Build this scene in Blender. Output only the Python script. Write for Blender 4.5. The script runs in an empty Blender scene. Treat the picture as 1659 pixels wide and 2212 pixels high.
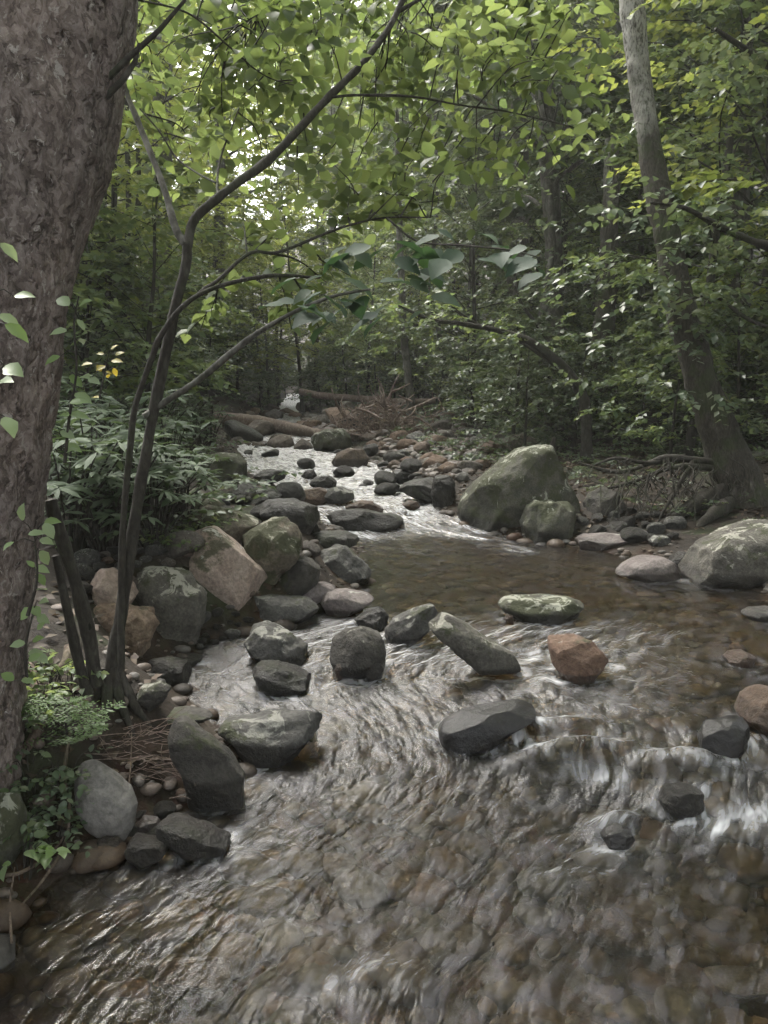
import bpy, math, random
import numpy as np
from math import radians as RAD, sin, cos, pi, tan

SC = bpy.context.scene
COL = SC.collection
rng = np.random.default_rng(7)
random.seed(7)

# ------------------------------------------------------------------ noise
def _hash(ix, iy, iz, seed):
    h = (ix * 374761393 + iy * 668265263 + iz * 2147483647 * 3 + seed * 1274126177) & 0xFFFFFFFF
    h = ((h ^ (h >> 13)) * 1274126177) & 0xFFFFFFFF
    h = ((h ^ (h >> 16)) * 2246822519) & 0xFFFFFFFF
    return ((h ^ (h >> 15)) & 0xFFFFFF) / float(0xFFFFFF)
def vnoise(p, seed=0):
    p = np.asarray(p, float)
    i = np.floor(p).astype(np.int64); f = p - i
    f = f * f * f * (f * (f * 6 - 15) + 10)
    x, y, z = i[..., 0], i[..., 1], i[..., 2]
    r = 0
    for dx in (0, 1):
        wx = f[..., 0] if dx else 1 - f[..., 0]
        for dy in (0, 1):
            wy = f[..., 1] if dy else 1 - f[..., 1]
            for dz in (0, 1):
                wz_ = f[..., 2] if dz else 1 - f[..., 2]
                r = r + wx * wy * wz_ * _hash(x + dx, y + dy, z + dz, seed)
    return r * 2 - 1
def fbm(p, seed=0, octv=4, gain=.5):
    p = np.asarray(p, float); a = 1; r = 0
    for o in range(octv):
        r = r + a * vnoise(p * (2.03 ** o) + 17.3 * o, seed + o); a *= gain
    return r
def fbm2(x, y, seed=0, octv=4, gain=.5):
    x = np.asarray(x, float); y = np.asarray(y, float) + 0 * x; x = x + 0 * y
    return fbm(np.stack([x, y, 0 * x + .37], -1), seed, octv, gain)
def sst(a, b, x):
    t = np.clip((np.asarray(x, float) - a) / (b - a), 0, 1)
    return t * t * (3 - 2 * t)

# ------------------------------------------------------------------ camera model (photo read at 1659 x 2212)
CAMZ = 1.6; PITCH = RAD(8); VF = RAD(64)
FPX = 1106 / tan(VF / 2)
CP, SP = cos(PITCH), sin(PITCH)
CAM = np.array([0, 0, CAMZ])
def ray(u, v):
    a = (u - 829.5) / FPX; b = -(v - 1106) / FPX
    return np.array([a, CP + b * SP, -SP + b * CP])
def at_y(u, v, Y):
    d = ray(u, v); return CAM + d * (Y / d[1])
def project(P):
    P = np.asarray(P) - CAM
    f = P[..., 1] * CP - P[..., 2] * SP
    up = P[..., 1] * SP + P[..., 2] * CP
    return 829.5 + FPX * P[..., 0] / f, 1106 - FPX * up / f

# ------------------------------------------------------------------ lie of the land
WY = [-8, 0, 2.0, 2.8, 3.3, 3.8, 4.4, 5.0, 7.7, 8.2, 9.0, 10.5, 13.7, 18, 25, 35, 60, 160]
WZ = [-.2, -.05, -.03, 0, .05, .11, .16, .2, .22, .26, .36, .42, .55, .75, 1.04, 1.40, 2.4, 8]
def w0(y):
    y = np.asarray(y, float)
    return (np.interp(y - .15, WY, WZ) + np.interp(y, WY, WZ) + np.interp(y + .15, WY, WZ)) / 3
def wz(x, y):
    x = np.asarray(x, float); y = np.asarray(y, float)
    S = sst(.15, .75, x) * sst(4.6, 4.0, y)
    ys = 3.45 - .5 * (x - .7)
    step = np.where(y < 2, w0(y), -.02 + .16 * sst(-.6, .42, y - ys) + .015 * (y - 2.5))
    S = S * sst(2.2, 2.6, y)
    return w0(y) * (1 - S) + step * S
EDGE = [(2300, -260, 1950), (2212, -220, 1950), (2050, -60, 1950), (1930, 60, 1900), (1840, 190, 1900), (1740, 380, 1900), (1640, 480, 1850),
        (1560, 470, 1800), (1480, 330, 1800), (1400, 420, 1760), (1340, 640, 1740), (1300, 760, 1700), (1240, 775, 1560),
        (1190, 780, 1300), (1150, 700, 1080), (1120, 660, 985), (1080, 540, 930), (1050, 500, 880), (1010, 530, 840), (985, 520, 780), (960, 505, 720),
        (930, 490, 640), (912, 540, 650), (890, 590, 660)]
_ey, _el, _er = [], [], []
for v, ul, ur in EDGE:
    d = ray(829.5, v); Y = 3.
    for _ in range(60):
        Yn = d[1] / -d[2] * (CAMZ - float(w0(Y)))
        Y = Y * .6 + Yn * .4
    _ey.append(Y); _el.append(at_y(ul, v, Y)[0]); _er.append(at_y(ur, v, Y)[0])
_ey = [-9] + _ey + [45, 160]; _el = [_el[0]] + _el + [_el[-1] - 1.6, -20]; _er = [_er[0]] + _er + [_er[-1] - 1.8, -17]
_ty = np.concatenate([np.arange(-30, 20, .02), np.arange(20, 200, .2)])
_tl = sum(np.interp(_ty + o * np.maximum(1, _ty / 6), _ey, _el) for o in (-.12, 0, .12)) / 3
_tr = sum(np.interp(_ty + o * np.maximum(1, _ty / 6), _ey, _er) for o in (-.12, 0, .12)) / 3
def edges(y):
    return np.interp(y, _ty, _tl), np.interp(y, _ty, _tr)
def ground_exact(x, y):
    x = np.asarray(x, float); y = np.asarray(y, float)
    l, r = edges(y)
    w = wz(x, y)
    dl = np.maximum(l - x, 0); dr = np.maximum(x - r, 0)
    din = np.clip(np.minimum(x - l, r - x), 0, None)
    depth = .13 + .1 * sst(4.6, 5.4, y) * sst(8, 7, y)
    n = fbm2(x * 1.3, y * 1.3, 3, 4); nb = fbm2(x * .22, y * .22, 9, 3)
    inside = -depth * sst(0, .35, din) + .035 * n
    left = .02 + .28 * sst(0, .55, dl) + .24 * np.clip(dl, 0, 5) + .36 * np.clip(dl - 5, 0, 30) + .07 * n * sst(0, .6, dl) + .35 * nb * sst(1.5, 5, dl)
    right = .02 + .10 * sst(0, .6, dr) + .05 * np.clip(dr, 0, 4) + .13 * np.clip(dr - 4, 0, 6) + .36 * np.clip(dr - 10, 0, 30) + .06 * n * sst(0, .6, dr) + .3 * nb * sst(2, 5, dr)
    h = np.where(dl > 0, left, np.where(dr > 0, right, inside))
    return w + h + .30 * np.clip(y - 46, 0, 60) + .18 * np.exp(-(((x - 3.9) / .8) ** 2 + ((y - 9.3) / .9) ** 2) ** 1.5)
def axis(lo, hi, step, outer_lo, outer_hi, g=1.13):
    a = list(np.arange(lo, hi + 1e-6, step))
    s = step
    while a[-1] < outer_hi: s *= g; a.append(a[-1] + s)
    s = step
    while a[0] > outer_lo: s *= g; a.insert(0, a[0] - s)
    return np.array(a)
gx = axis(-5, 5, .075, -60, 60, 1.1); gy = axis(.8, 11, .065, -22, 95, 1.05)
GX, GY = np.meshgrid(gx, gy); GZ = ground_exact(GX, GY); GW = wz(GX, GY)
def _look(G, x, y):
    x = np.asarray(x, float); y = np.asarray(y, float)
    i = np.clip(np.searchsorted(gx, x) - 1, 0, len(gx) - 2); j = np.clip(np.searchsorted(gy, y) - 1, 0, len(gy) - 2)
    fx = np.clip((x - gx[i]) / (gx[i + 1] - gx[i]), 0, 1); fy = np.clip((y - gy[j]) / (gy[j + 1] - gy[j]), 0, 1)
    return (G[j, i] * (1 - fx) + G[j, i + 1] * fx) * (1 - fy) + (G[j + 1, i] * (1 - fx) + G[j + 1, i + 1] * fx) * fy
def ground(x, y): return _look(GZ, x, y)
def surf(x, y):
    l, r = edges(y)
    g = ground(x, y)
    return np.where((x > l - .1) & (x < r + .1), np.maximum(g, _look(GW, x, y)), g)
def at(u, v):
    d = ray(u, v)
    t = np.geomspace(1.2, 90, 240)
    P = CAM + d * t[:, None]
    below = P[:, 2] < surf(P[:, 0], P[:, 1])
    if not below.any(): return CAM + d * 60
    k = int(np.argmax(below)); a, b = t[max(k - 1, 0)], t[k]
    for _ in range(18):
        m = (a + b) / 2; p = CAM + d * m
        if p[2] < surf(p[0], p[1]): b = m
        else: a = m
    return CAM + d * b

# ------------------------------------------------------------------ mesh helpers
class MB:
    def __init__(s): s.v = []; s.f = []; s.n = 0
    def add(s, V, F):
        V = np.asarray(V, float); F = np.asarray(F, int)
        s.v.append(V); s.f.append(F + s.n); s.n += len(V); return s
    def mesh(s, name, mats, smooth=True, attrs=None):
        V = np.concatenate(s.v); me = bpy.data.meshes.new(name)
        nf = sum(len(f) for f in s.f)
        sizes = np.concatenate([np.full(len(f), f.shape[1], np.int32) for f in s.f])
        idx = np.concatenate([f.ravel() for f in s.f]).astype(np.int32)
        me.vertices.add(len(V)); me.vertices.foreach_set('co', V.astype(np.float32).ravel())
        me.loops.add(len(idx)); me.loops.foreach_set('vertex_index', idx)
        me.polygons.add(nf)
        st = np.zeros(nf, np.int32); st[1:] = np.cumsum(sizes)[:-1]
        me.polygons.foreach_set('loop_start', st)
        me.polygons.foreach_set('use_smooth', np.full(nf, smooth))
        for m in (mats if isinstance(mats, (list, tuple)) else [mats]): me.materials.append(m)
        for k, a in (attrs or {}).items():
            at_ = me.attributes.new(k, 'FLOAT', 'POINT'); at_.data.foreach_set('value', np.asarray(a, np.float32))
        me.update(calc_edges=True); me.validate()
        return me
    def shift(s, o):
        s.v = [v - np.asarray(o) for v in s.v]; return s
def link(name, data, loc=(0, 0, 0), parent=None, **props):
    o = bpy.data.objects.new(name, data); COL.objects.link(o); o.location = tuple(map(float, loc))
    if parent: o.parent = parent
    for k, v in props.items(): o[k] = v
    return o
def thing(name, loc, label, cat, group=None, rz=0):
    o = link(name, None, loc); o.rotation_euler.z = rz; o['label'] = label; o['category'] = cat
    o.empty_display_size = .2
    if group: o['group'] = group
    return o
def clone(root, loc, rz, sc, label, group):
    r = root.copy(); COL.objects.link(r); r.location = tuple(map(float, loc)); r.rotation_euler = (0, 0, rz); r.scale = (sc,) * 3 if not hasattr(sc, '__len__') else sc
    r['label'] = label
    if group: r['group'] = group
    for ch in list(root.children):
        c = ch.copy(); COL.objects.link(c); c.parent = r
        for g in list(ch.children):
            d = g.copy(); COL.objects.link(d); d.parent = c
    return r
def crom(pts, n=8):
    P = np.asarray(pts, float)
    if len(P) < 3: return np.array([P[0] + (P[-1] - P[0]) * t for t in np.linspace(0, 1, n + 1)])
    Q = np.vstack([2 * P[0] - P[1], P, 2 * P[-1] - P[-2]]); out = []
    for i in range(1, len(Q) - 2):
        for t in np.arange(n) / n:
            out.append(.5 * ((2 * Q[i]) + (Q[i + 1] - Q[i - 1]) * t + (2 * Q[i - 1] - 5 * Q[i] + 4 * Q[i + 1] - Q[i + 2]) * t * t + (-Q[i - 1] + 3 * Q[i] - 3 * Q[i + 1] + Q[i + 2]) * t ** 3))
    out.append(P[-1]); return np.array(out)
def tube(mb, path, rad, seg=8, knob=0., seed=0, cap=True, knobf=6.):
    P = np.asarray(path, float); n = len(P)
    R = np.interp(np.linspace(0, 1, n), np.linspace(0, 1, len(rad)), rad) if hasattr(rad, '__len__') else np.full(n, rad)
    T = np.gradient(P, axis=0); T /= np.linalg.norm(T, axis=1)[:, None] + 1e-9
    ref = np.array([0, 1, .03]) if abs(T[:, 1]).mean() < .8 else np.array([1, 0, .03])
    A = np.cross(T, ref); A /= np.linalg.norm(A, axis=1)[:, None] + 1e-9
    B = np.cross(T, A)
    th = np.arange(seg) / seg * 2 * pi
    D = A[:, None] * np.cos(th)[None, :, None] + B[:, None] * np.sin(th)[None, :, None]
    rr = np.repeat(R[:, None], seg, 1)
    if knob: rr = rr * (1 + knob * fbm((P[:, None] + D * R[:, None, None]) * knobf + seed * 3.1, seed, 3))
    V = (P[:, None] + D * rr[..., None]).reshape(-1, 3)
    i = np.arange(n - 1)[:, None] * seg; j = np.arange(seg)[None]; k = (j + 1) % seg
    F = np.stack([i + j, i + k, i + seg + k, i + seg + j], -1).reshape(-1, 4)
    mb.add(V, F)
    if cap:
        for e, o in ((0, 0), (n - 1, (n - 1) * seg)):
            c = len(V); ring = V[o:o + seg]
            mb.add(np.vstack([ring, P[e] + (T[e] * R[e] * .3 if e else 0)]), np.array([[q, (q + 1) % seg, seg] for q in range(seg)]))
    return mb
LEAF_NEAR = (np.array([[0, 0, 0], [.12, .2, .03], [.12, -.2, .03], [.12, 0, 0], [.4, .36, .07], [.4, -.36, .07], [.4, 0, -.01], [.72, .24, .02], [.72, -.24, .02], [.72, 0, -.05], [1, 0, -.16]]),
             [np.array([[0, 3, 1], [0, 2, 3], [7, 9, 10], [9, 8, 10]]), np.array([[3, 6, 4, 1], [2, 5, 6, 3], [6, 9, 7, 4], [5, 8, 9, 6]])])
LEAF_FAR = (np.array([[0, 0, 0], [.45, .34, .07], [1, 0, -.08], [.45, -.34, .07]]), [np.array([[0, 2, 1], [0, 3, 2]])])
LEAF_LONG = (np.array([[0, 0, 0], [.3, .1, .02], [.3, 0, .03], [.3, -.1, .02], [.65, .12, .0], [.65, 0, .01], [.65, -.12, 0], [1, 0, -.1]]),
             [np.array([[0, 2, 1], [0, 3, 2], [4, 5, 7], [5, 6, 7]]), np.array([[2, 5, 4, 1], [3, 6, 5, 2]])])
def add_leaves(mb, pos, dr, nrm, size, tmpl=LEAF_FAR, wid=1.):
    pos = np.asarray(pos, float); dr = np.asarray(dr, float); nrm = np.asarray(nrm, float)
    dr = dr / (np.linalg.norm(dr, axis=1)[:, None] + 1e-9)
    sd = np.cross(nrm, dr); sd /= np.linalg.norm(sd, axis=1)[:, None] + 1e-9
    up = np.cross(dr, sd); T, Fs = tmpl
    size = np.broadcast_to(size, (len(pos),))[:, None, None]
    V = pos[:, None] + size * (T[None, :, 0:1] * dr[:, None] + T[None, :, 1:2] * wid * sd[:, None] + T[None, :, 2:3] * up[:, None])
    k = len(T); off = (np.arange(len(pos)) * k)[:, None, None]
    base = mb.n; mb.v.append(V.reshape(-1, 3)); mb.n += len(pos) * k
    for F in Fs: mb.f.append((F[None] + off + base).reshape(-1, F.shape[1]))

# ------------------------------------------------------------------ materials
class NT:
    def __init__(s, name):
        s.m = bpy.data.materials.new(name); s.m.use_nodes = True; s.t = s.m.node_tree; s.t.nodes.clear()
        s.out = s.n('ShaderNodeOutputMaterial')
    def n(s, typ, **kw):
        nd = s.t.nodes.new(typ)
        for k, v in kw.items(): setattr(nd, k, v)
        return nd
    def l(s, a, b): s.t.links.new(a, b)
    def set(s, nd, **kw):
        for k, v in kw.items():
            i = nd.inputs[k.replace('_', ' ')]
            if hasattr(v, 'is_linked') or hasattr(v, 'links'): s.l(v, i)
            else: i.default_value = v
        return nd
    def val(s, sock, v):
        if hasattr(v, 'links'): s.l(v, sock)
        else: sock.default_value = v
    def math(s, op, a, b=0., c=None, clamp=False):
        nd = s.n('ShaderNodeMath', operation=op, use_clamp=clamp); s.val(nd.inputs[0], a); s.val(nd.inputs[1], b)
        if c is not None: s.val(nd.inputs[2], c)
        return nd.outputs[0]
    def mix(s, f, a, b, typ='MIX'):
        nd = s.n('ShaderNodeMix', data_type='RGBA', blend_type=typ); s.val(nd.inputs[0], f); s.val(nd.inputs[6], a); s.val(nd.inputs[7], b)
        return nd.outputs[2]
    def noise(s, vec, scale, detail=4, rough=.55, dist=0.):
        nd = s.n('ShaderNodeTexNoise'); s.l(vec, nd.inputs['Vector']); nd.inputs['Scale'].default_value = scale
        nd.inputs['Detail'].default_value = detail; nd.inputs['Roughness'].default_value = rough; nd.inputs['Distortion'].default_value = dist
        return nd.outputs[0]
    def voro(s, vec, scale, feature='F1', out=0):
        nd = s.n('ShaderNodeTexVoronoi', feature=feature); s.l(vec, nd.inputs['Vector']); nd.inputs['Scale'].default_value = scale
        return nd.outputs[out]
    def ramp(s, f, stops, interp='LINEAR'):
        nd = s.n('ShaderNodeValToRGB'); s.val(nd.inputs[0], f); e = nd.color_ramp.elements; nd.color_ramp.interpolation = interp
        while len(e) < len(stops): e.new(.5)
        for q, (p, c) in zip(e, stops): q.position = p; q.color = c if len(c) == 4 else (*c, 1)
        return nd.outputs[0]
    def step(s, x, a, b):
        nd = s.n('ShaderNodeMapRange', interpolation_type='SMOOTHSTEP'); s.val(nd.inputs[0], x); nd.inputs[1].default_value = a; nd.inputs[2].default_value = b
        return nd.outputs[0]
    def obj(s, scale=(1, 1, 1), kind='Object'):
        tc = s.n('ShaderNodeTexCoord'); mp = s.n('ShaderNodeMapping'); s.l(tc.outputs[kind], mp.inputs[0]); mp.inputs['Scale'].default_value = scale
        return mp.outputs[0]
    def attr(s, name):
        return s.n('ShaderNodeAttribute', attribute_name=name).outputs['Fac']
    def bump(s, h, strength=.5, dist=.02, normal=None):
        nd = s.n('ShaderNodeBump'); s.l(h, nd.inputs['Height']); nd.inputs['Strength'].default_value = strength; nd.inputs['Distance'].default_value = dist
        if normal is not None: s.l(normal, nd.inputs['Normal'])
        return nd.outputs[0]
    def princ(s, color, rough=.8, normal=None, spec=.5):
        p = s.n('ShaderNodeBsdfPrincipled'); s.val(p.inputs['Base Color'], color); s.val(p.inputs['Roughness'], rough)
        p.inputs['Specular IOR Level'].default_value = spec
        if normal is not None: s.l(normal, p.inputs['Normal'])
        return p
    def end(s, sh): s.l(sh.outputs[0] if hasattr(sh, 'outputs') else sh, s.out.inputs[0]); return s.m
def c4(r, g, b): return (r, g, b, 1)

def mat_leaf(name, cols, trans=.45, rough=.42, tint=(1.5, 1.4, 1.0)):
    t = NT(name); g = t.n('ShaderNodeNewGeometry')
    col = t.ramp(g.outputs['Random Per Island'], [(i / (len(cols) - 1), c) for i, c in enumerate(cols)])
    n = t.noise(t.obj(), 1.1, 2); col = t.mix(t.step(n, .35, .65), col, t.mix(1., col, c4(.74, .8, .72), 'MULTIPLY'))
    p = t.princ(col, rough, spec=.4)
    tr = t.n('ShaderNodeBsdfTranslucent'); t.l(t.mix(1., col, c4(*tint), 'MULTIPLY'), tr.inputs[0])
    mx = t.n('ShaderNodeMixShader'); mx.inputs[0].default_value = trans; t.l(p.outputs[0], mx.inputs[1]); t.l(tr.outputs[0], mx.inputs[2])
    return t.end(mx)
M = {}
M['leaf_mid'] = mat_leaf('leaf mid green', [(0.105, 0.142, 0.061), (0.159, 0.208, 0.085), (0.127, 0.184, 0.099), (0.212, 0.250, 0.099)], .5)
M['leaf_bright'] = mat_leaf('leaf yellow green', [(0.159, 0.200, 0.061), (0.233, 0.283, 0.085), (0.274, 0.300, 0.099), (0.190, 0.250, 0.099)], .55)
M['leaf_dark'] = mat_leaf('leaf deep green', [(0.090, 0.122, 0.065), (0.112, 0.148, 0.072), (0.064, 0.092, 0.056), (0.095, 0.134, 0.075), (0.105, 0.134, 0.099), (0.127, 0.150, 0.079)], .38)
M['leaf_hero'] = mat_leaf('leaf overhanging', [(0.106, 0.148, 0.065), (0.134, 0.184, 0.072), (0.162, 0.209, 0.078), (0.112, 0.158, 0.078)], .6, .42, (1.45, 1.34, 1.0))
M['leaf_blue'] = mat_leaf('leaf broad grey green', [(.04, .07, .045), (.055, .088, .055), (.05, .085, .04)], .35, .65, (1.1, 1.3, .7))
M['leaf_rhodo'] = mat_leaf('leaf long leathery', [(.06, .09, .048), (.09, .13, .07), (.045, .07, .038)], .3, .65)
M['leaf_pale'] = mat_leaf('leaf pale shoot', [(0.160, 0.240, 0.080), (0.224, 0.304, 0.136), (0.256, 0.320, 0.192), (0.192, 0.320, 0.064)], .4, .4)
M['needle'] = mat_leaf('hemlock needle', [(0.064, 0.120, 0.032), (0.096, 0.160, 0.048)], .3, .45)
M['litter'] = mat_leaf('dead leaf', [(.05, .033, .022), (.085, .055, .034), (.035, .023, .015), (.15, .105, .07)], .1, .7, (1.1, .9, .7))

def mat_bark(name, dark, mid, pale, sc=1., patch=.5, moss=0., bump=.8, vert=.35, up=None):
    t = NT(name); v = t.obj((1, 1, vert)); o = t.obj()
    a = t.noise(v, 26 * sc, 6, .65); b = t.noise(v, 7 * sc, 4, .6, .6); c = t.voro(v, 34 * sc)
    d = t.noise(o, 4. * sc, 3, .6)
    col = t.mix(t.step(a, .38, .66), c4(*dark), c4(*mid))
    col = t.mix(t.math('MULTIPLY', t.step(t.math('ADD', t.math('MULTIPLY', b, .6), t.math('MULTIPLY', d, .4)), .66 - .3 * patch, .86 - .3 * patch), .85), col, c4(*pale))
    col = t.mix(t.step(t.noise(v, 13 * sc, 5, .7), .62, .7), col, c4(dark[0] * .35, dark[1] * .35, dark[2] * .35))
    if moss:
        col = t.mix(t.math('MULTIPLY', t.step(t.noise(o, 3.3, 5, .65), .5, .62), moss), col, c4(.045, .065, .022))
    if up:   # pale lichen crust that starts some way up the trunk
        sz_ = t.n('ShaderNodeSeparateXYZ'); t.l(o, sz_.inputs[0])
        zz = t.math('ADD', sz_.outputs[2], t.math('MULTIPLY', t.math('SUBTRACT', t.noise(o, 2.2, 5, .7), .5), 3.))
        pm = t.math('MULTIPLY', t.step(zz, up[0], up[1]), t.step(t.math('ADD', t.math('MULTIPLY', a, .6), t.math('MULTIPLY', b, .5)), .4, .58))
        col = t.mix(t.math('MULTIPLY', pm, .9), col, t.mix(a, c4(.2, .19, .165), c4(.46, .45, .41)))
    h = t.math('ADD', t.math('MULTIPLY', a, .7), t.math('ADD', t.math('MULTIPLY', b, .8), t.math('MULTIPLY', c, .5)))
    return t.end(t.princ(col, .85, t.bump(h, bump, .03 / sc), .25))
M['bark_big'] = mat_bark('grey brown scaly bark', (.075, .06, .052), (.17, .135, .12), (.27, .235, .215), .8, .55, 0, .9, .45)
def mat_bigbark():
    t = NT('scaly bark of the big trunk'); o = t.obj()
    wob = t.n('ShaderNodeTexNoise'); t.l(o, wob.inputs['Vector']); wob.inputs['Scale'].default_value = 14; wob.inputs['Detail'].default_value = 4
    ad = t.n('ShaderNodeVectorMath', operation='MULTIPLY_ADD'); t.l(wob.outputs['Color'], ad.inputs[0]); ad.inputs[1].default_value = (.07, .07, .07); t.l(o, ad.inputs[2])
    mp = t.n('ShaderNodeMapping'); t.l(ad.outputs[0], mp.inputs[0]); mp.inputs['Scale'].default_value = (1, 1, .55); v = mp.outputs[0]
    cell2 = t.voro(v, 80, 'F1', 1); s2 = t.n('ShaderNodeSeparateColor'); t.l(cell2, s2.inputs[0])
    big = t.noise(o, 2.6, 4, .6); fine = t.noise(v, 85, 4, .75); mid = t.noise(v, 16, 6, .72); pit = t.noise(v, 21, 3, .6, .4); flk = t.noise(v, 34, 4, .7, .5)
    k = t.math('ADD', t.math('MULTIPLY', s2.outputs[0], .16), t.math('ADD', t.math('MULTIPLY', mid, .55), t.math('MULTIPLY', fine, .3)))
    col = t.ramp(k, [(.34, (.035, .028, .024)), (.46, (.115, .092, .082)), (.56, (.19, .158, .145)), (.7, (.30, .265, .245))])
    col = t.mix(t.step(big, .4, .7), col, t.mix(1., col, c4(1.4, 1.36, 1.32), 'MULTIPLY'))
    col = t.mix(t.math('MULTIPLY', t.step(pit, .62, .72), .7), col, c4(.016, .012, .011))
    col = t.mix(t.math('MULTIPLY', t.step(t.math('ADD', flk, t.math('MULTIPLY', big, .3)), .76, .82), .8), col, c4(.40, .37, .34))
    h = t.math('SUBTRACT', t.math('ADD', k, t.math('MULTIPLY', flk, .5)), t.math('MULTIPLY', t.step(pit, .55, .7), .9))
    return t.end(t.princ(col, .85, t.bump(h, .75, .03), .25))
M['bark_big'] = mat_bigbark()
M['bark_thin'] = mat_bark('smooth dark sapling bark', (.025, .022, .018), (.048, .043, .035), (.10, .093, .08), 2.5, .5, .25, .4)
M['bark_pale'] = mat_bark('pale grey limb bark', (.055, .053, .045), (.105, .10, .086), (.18, .175, .155), 2.2, .7, .2, .3)
M['bark_grey'] = mat_bark('grey forest bark', (.06, .055, .048), (.12, .11, .095), (.21, .2, .18), 1.2, .6, .35, .6)
M['bark_lean'] = mat_bark('leaning tree bark', (.035, .031, .025), (.075, .066, .053), (.18, .17, .15), 2.1, .4, .5, .8, up=(3.3, 4.8))
M['drift'] = mat_bark('bare driftwood', (.12, .09, .072), (.24, .185, .15), (.36, .30, .25), 3., .6, 0, .5)
M['twigred'] = mat_bark('reddish bare twig', (.11, .08, .066), (.22, .165, .138), (.36, .30, .255), 3., .5, 0, .4)
M['root'] = mat_bark('brown root', (.07, .052, .04), (.14, .105, .08), (.24, .19, .155), 2., .5, .25, .6)

def mat_rock(name, base, alt, lichen=0., lichcol=(.42, .42, .37), moss=0., wet=.0, scale=1., bump=.7, vari=0., mosscol=(.042, .047, .021)):
    t = NT(name); o = t.obj()
    oi = t.n('ShaderNodeObjectInfo')
    sh = t.n('ShaderNodeVectorMath', operation='ADD'); t.l(o, sh.inputs[0])
    cm = t.n('ShaderNodeCombineXYZ'); r7 = t.math('MULTIPLY', oi.outputs['Random'], 31.)
    t.l(r7, cm.inputs[0]); t.l(r7, cm.inputs[2]); t.l(cm.outputs[0], sh.inputs[1]); o = sh.outputs[0]
    a = t.noise(o, 5 * scale, 8, .62); b = t.noise(o, 42 * scale, 5, .7); g = t.noise(o, 2. * scale, 3, .5, .5)
    col = t.mix(t.step(a, .36, .64), c4(*base), c4(*alt))
    if vari:
        hv = t.n('ShaderNodeHueSaturation'); t.l(col, hv.inputs['Color']); t.l(t.math('ADD', .75, t.math('MULTIPLY', oi.outputs['Random'], vari)), hv.inputs['Value'])
        col = hv.outputs[0]
        rd = t.math('FRACT', t.math('MULTIPLY', oi.outputs['Random'], 7.31)); col = t.mix(t.step(rd, .45, .85), col, t.mix(1., col, c4(1.25, .98, .82), 'MULTIPLY'))
    col = t.mix(t.step(b, .3, .75), t.mix(1., col, c4(.62, .62, .62), 'MULTIPLY'), t.mix(1., col, c4(1.2, 1.2, 1.2), 'MULTIPLY'))
    geo = t.n('ShaderNodeNewGeometry'); sx = t.n('ShaderNodeSeparateXYZ'); t.l(geo.outputs['Normal'], sx.inputs[0]); nz = sx.outputs[2]
    if moss:
        mn = t.math('ADD', t.noise(o, 3.2 * scale, 6, .7), t.math('MULTIPLY', nz, .10))
        col = t.mix(t.math('MULTIPLY', t.step(mn, .63 - .25 * moss, .72 - .22 * moss), .85), col, t.mix(b, c4(*[q * .6 for q in mosscol]), c4(*[q * 1.5 for q in mosscol])))
    if lichen:
        ln = t.math('ADD', t.noise(o, 6.5 * scale, 7, .68, .8), t.math('MULTIPLY', nz, .13))  # lichen, with upward faces favoured to paint the rock tops lighter
        ln = t.math('ADD', ln, t.math('MULTIPLY', t.math('SUBTRACT', g, .5), .5))
        col = t.mix(t.math('MULTIPLY', t.step(ln, .80 - .28 * lichen, .85 - .28 * lichen), .9), col, t.mix(b, c4(*[q * .6 for q in lichcol]), c4(*[q * 1.25 for q in lichcol])))
    wt = t.attr('wet'); wn = t.math('ADD', wt, t.math('MULTIPLY', t.math('SUBTRACT', a, .5), .5))
    wet_shade = t.step(wn, .35, .6)
    if wet: wet_shade = t.math('MAXIMUM', wet_shade, wet)
    col = t.mix(wet_shade, col, t.mix(1., col, c4(.30, .28, .26), 'MULTIPLY'))  # wet stone, darkened further to paint shade into the rock bottoms
    rough = t.math('SUBTRACT', .88, t.math('MULTIPLY', wet_shade, .58))
    h = t.math('ADD', t.math('MULTIPLY', a, 1.), t.math('MULTIPLY', b, .5))
    return t.end(t.princ(col, rough, t.bump(h, min(1., bump * 1.3), .045 / scale), .4))
M['bark_birch'] = mat_bark('pale lichened bark', (.10, .09, .075), (.22, .205, .18), (.42, .41, .38), 2.2, .6, .3, .7)
R = {}
R['pink'] = mat_rock('pinkish tan rock', (.31, .235, .195), (.41, .33, .275), .22, moss=.12)
R['tan'] = mat_rock('tan layered rock', (0.170, 0.118, 0.085), (0.296, 0.222, 0.159), .3, moss=.25)
R['mossy'] = mat_rock('mossy brown rock', (.095, .08, .06), (.165, .14, .105), .45, (.31, .30, .24), .6, scale=1.3)
R['lichen'] = mat_rock('lichen mottled rock', (.085, .078, .067), (.15, .14, .118), .56, (.34, .33, .28), .25, scale=1.5)
R['green'] = mat_rock('green boulder', (.06, .06, .047), (.105, .10, .078), .56, (.30, .305, .25), .65, scale=1.7, mosscol=(.043, .047, .022))
R['grey'] = mat_rock('grey rock', (.07, .067, .062), (.12, .115, .105), .5, (.29, .285, .25), .1, scale=1.3)
R['grey2'] = mat_rock('smooth grey rock', (0.141, 0.133, 0.122), (0.192, 0.181, 0.167), 0., bump=.35)
R['dark'] = mat_rock('dark rock', (.045, .041, .036), (.085, .078, .068), .3, (.24, .235, .2), moss=.22)
R['darkwet'] = mat_rock('dark wet rock', (.05, .046, .04), (.085, .077, .066), .0, moss=.2, wet=.8)
R['slab'] = mat_rock('black wet slab', (.05, .049, .05), (.085, .08, .08), .0, moss=0, wet=1., bump=.3)
R['orange'] = mat_rock('orange brown rock', (.16, .10, .07), (.225, .15, .11), .12, moss=0.05)
R['orangewet'] = mat_rock('orange wet rock', (.17, .11, .075), (.23, .155, .11), 0, moss=0., wet=.6)
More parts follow.
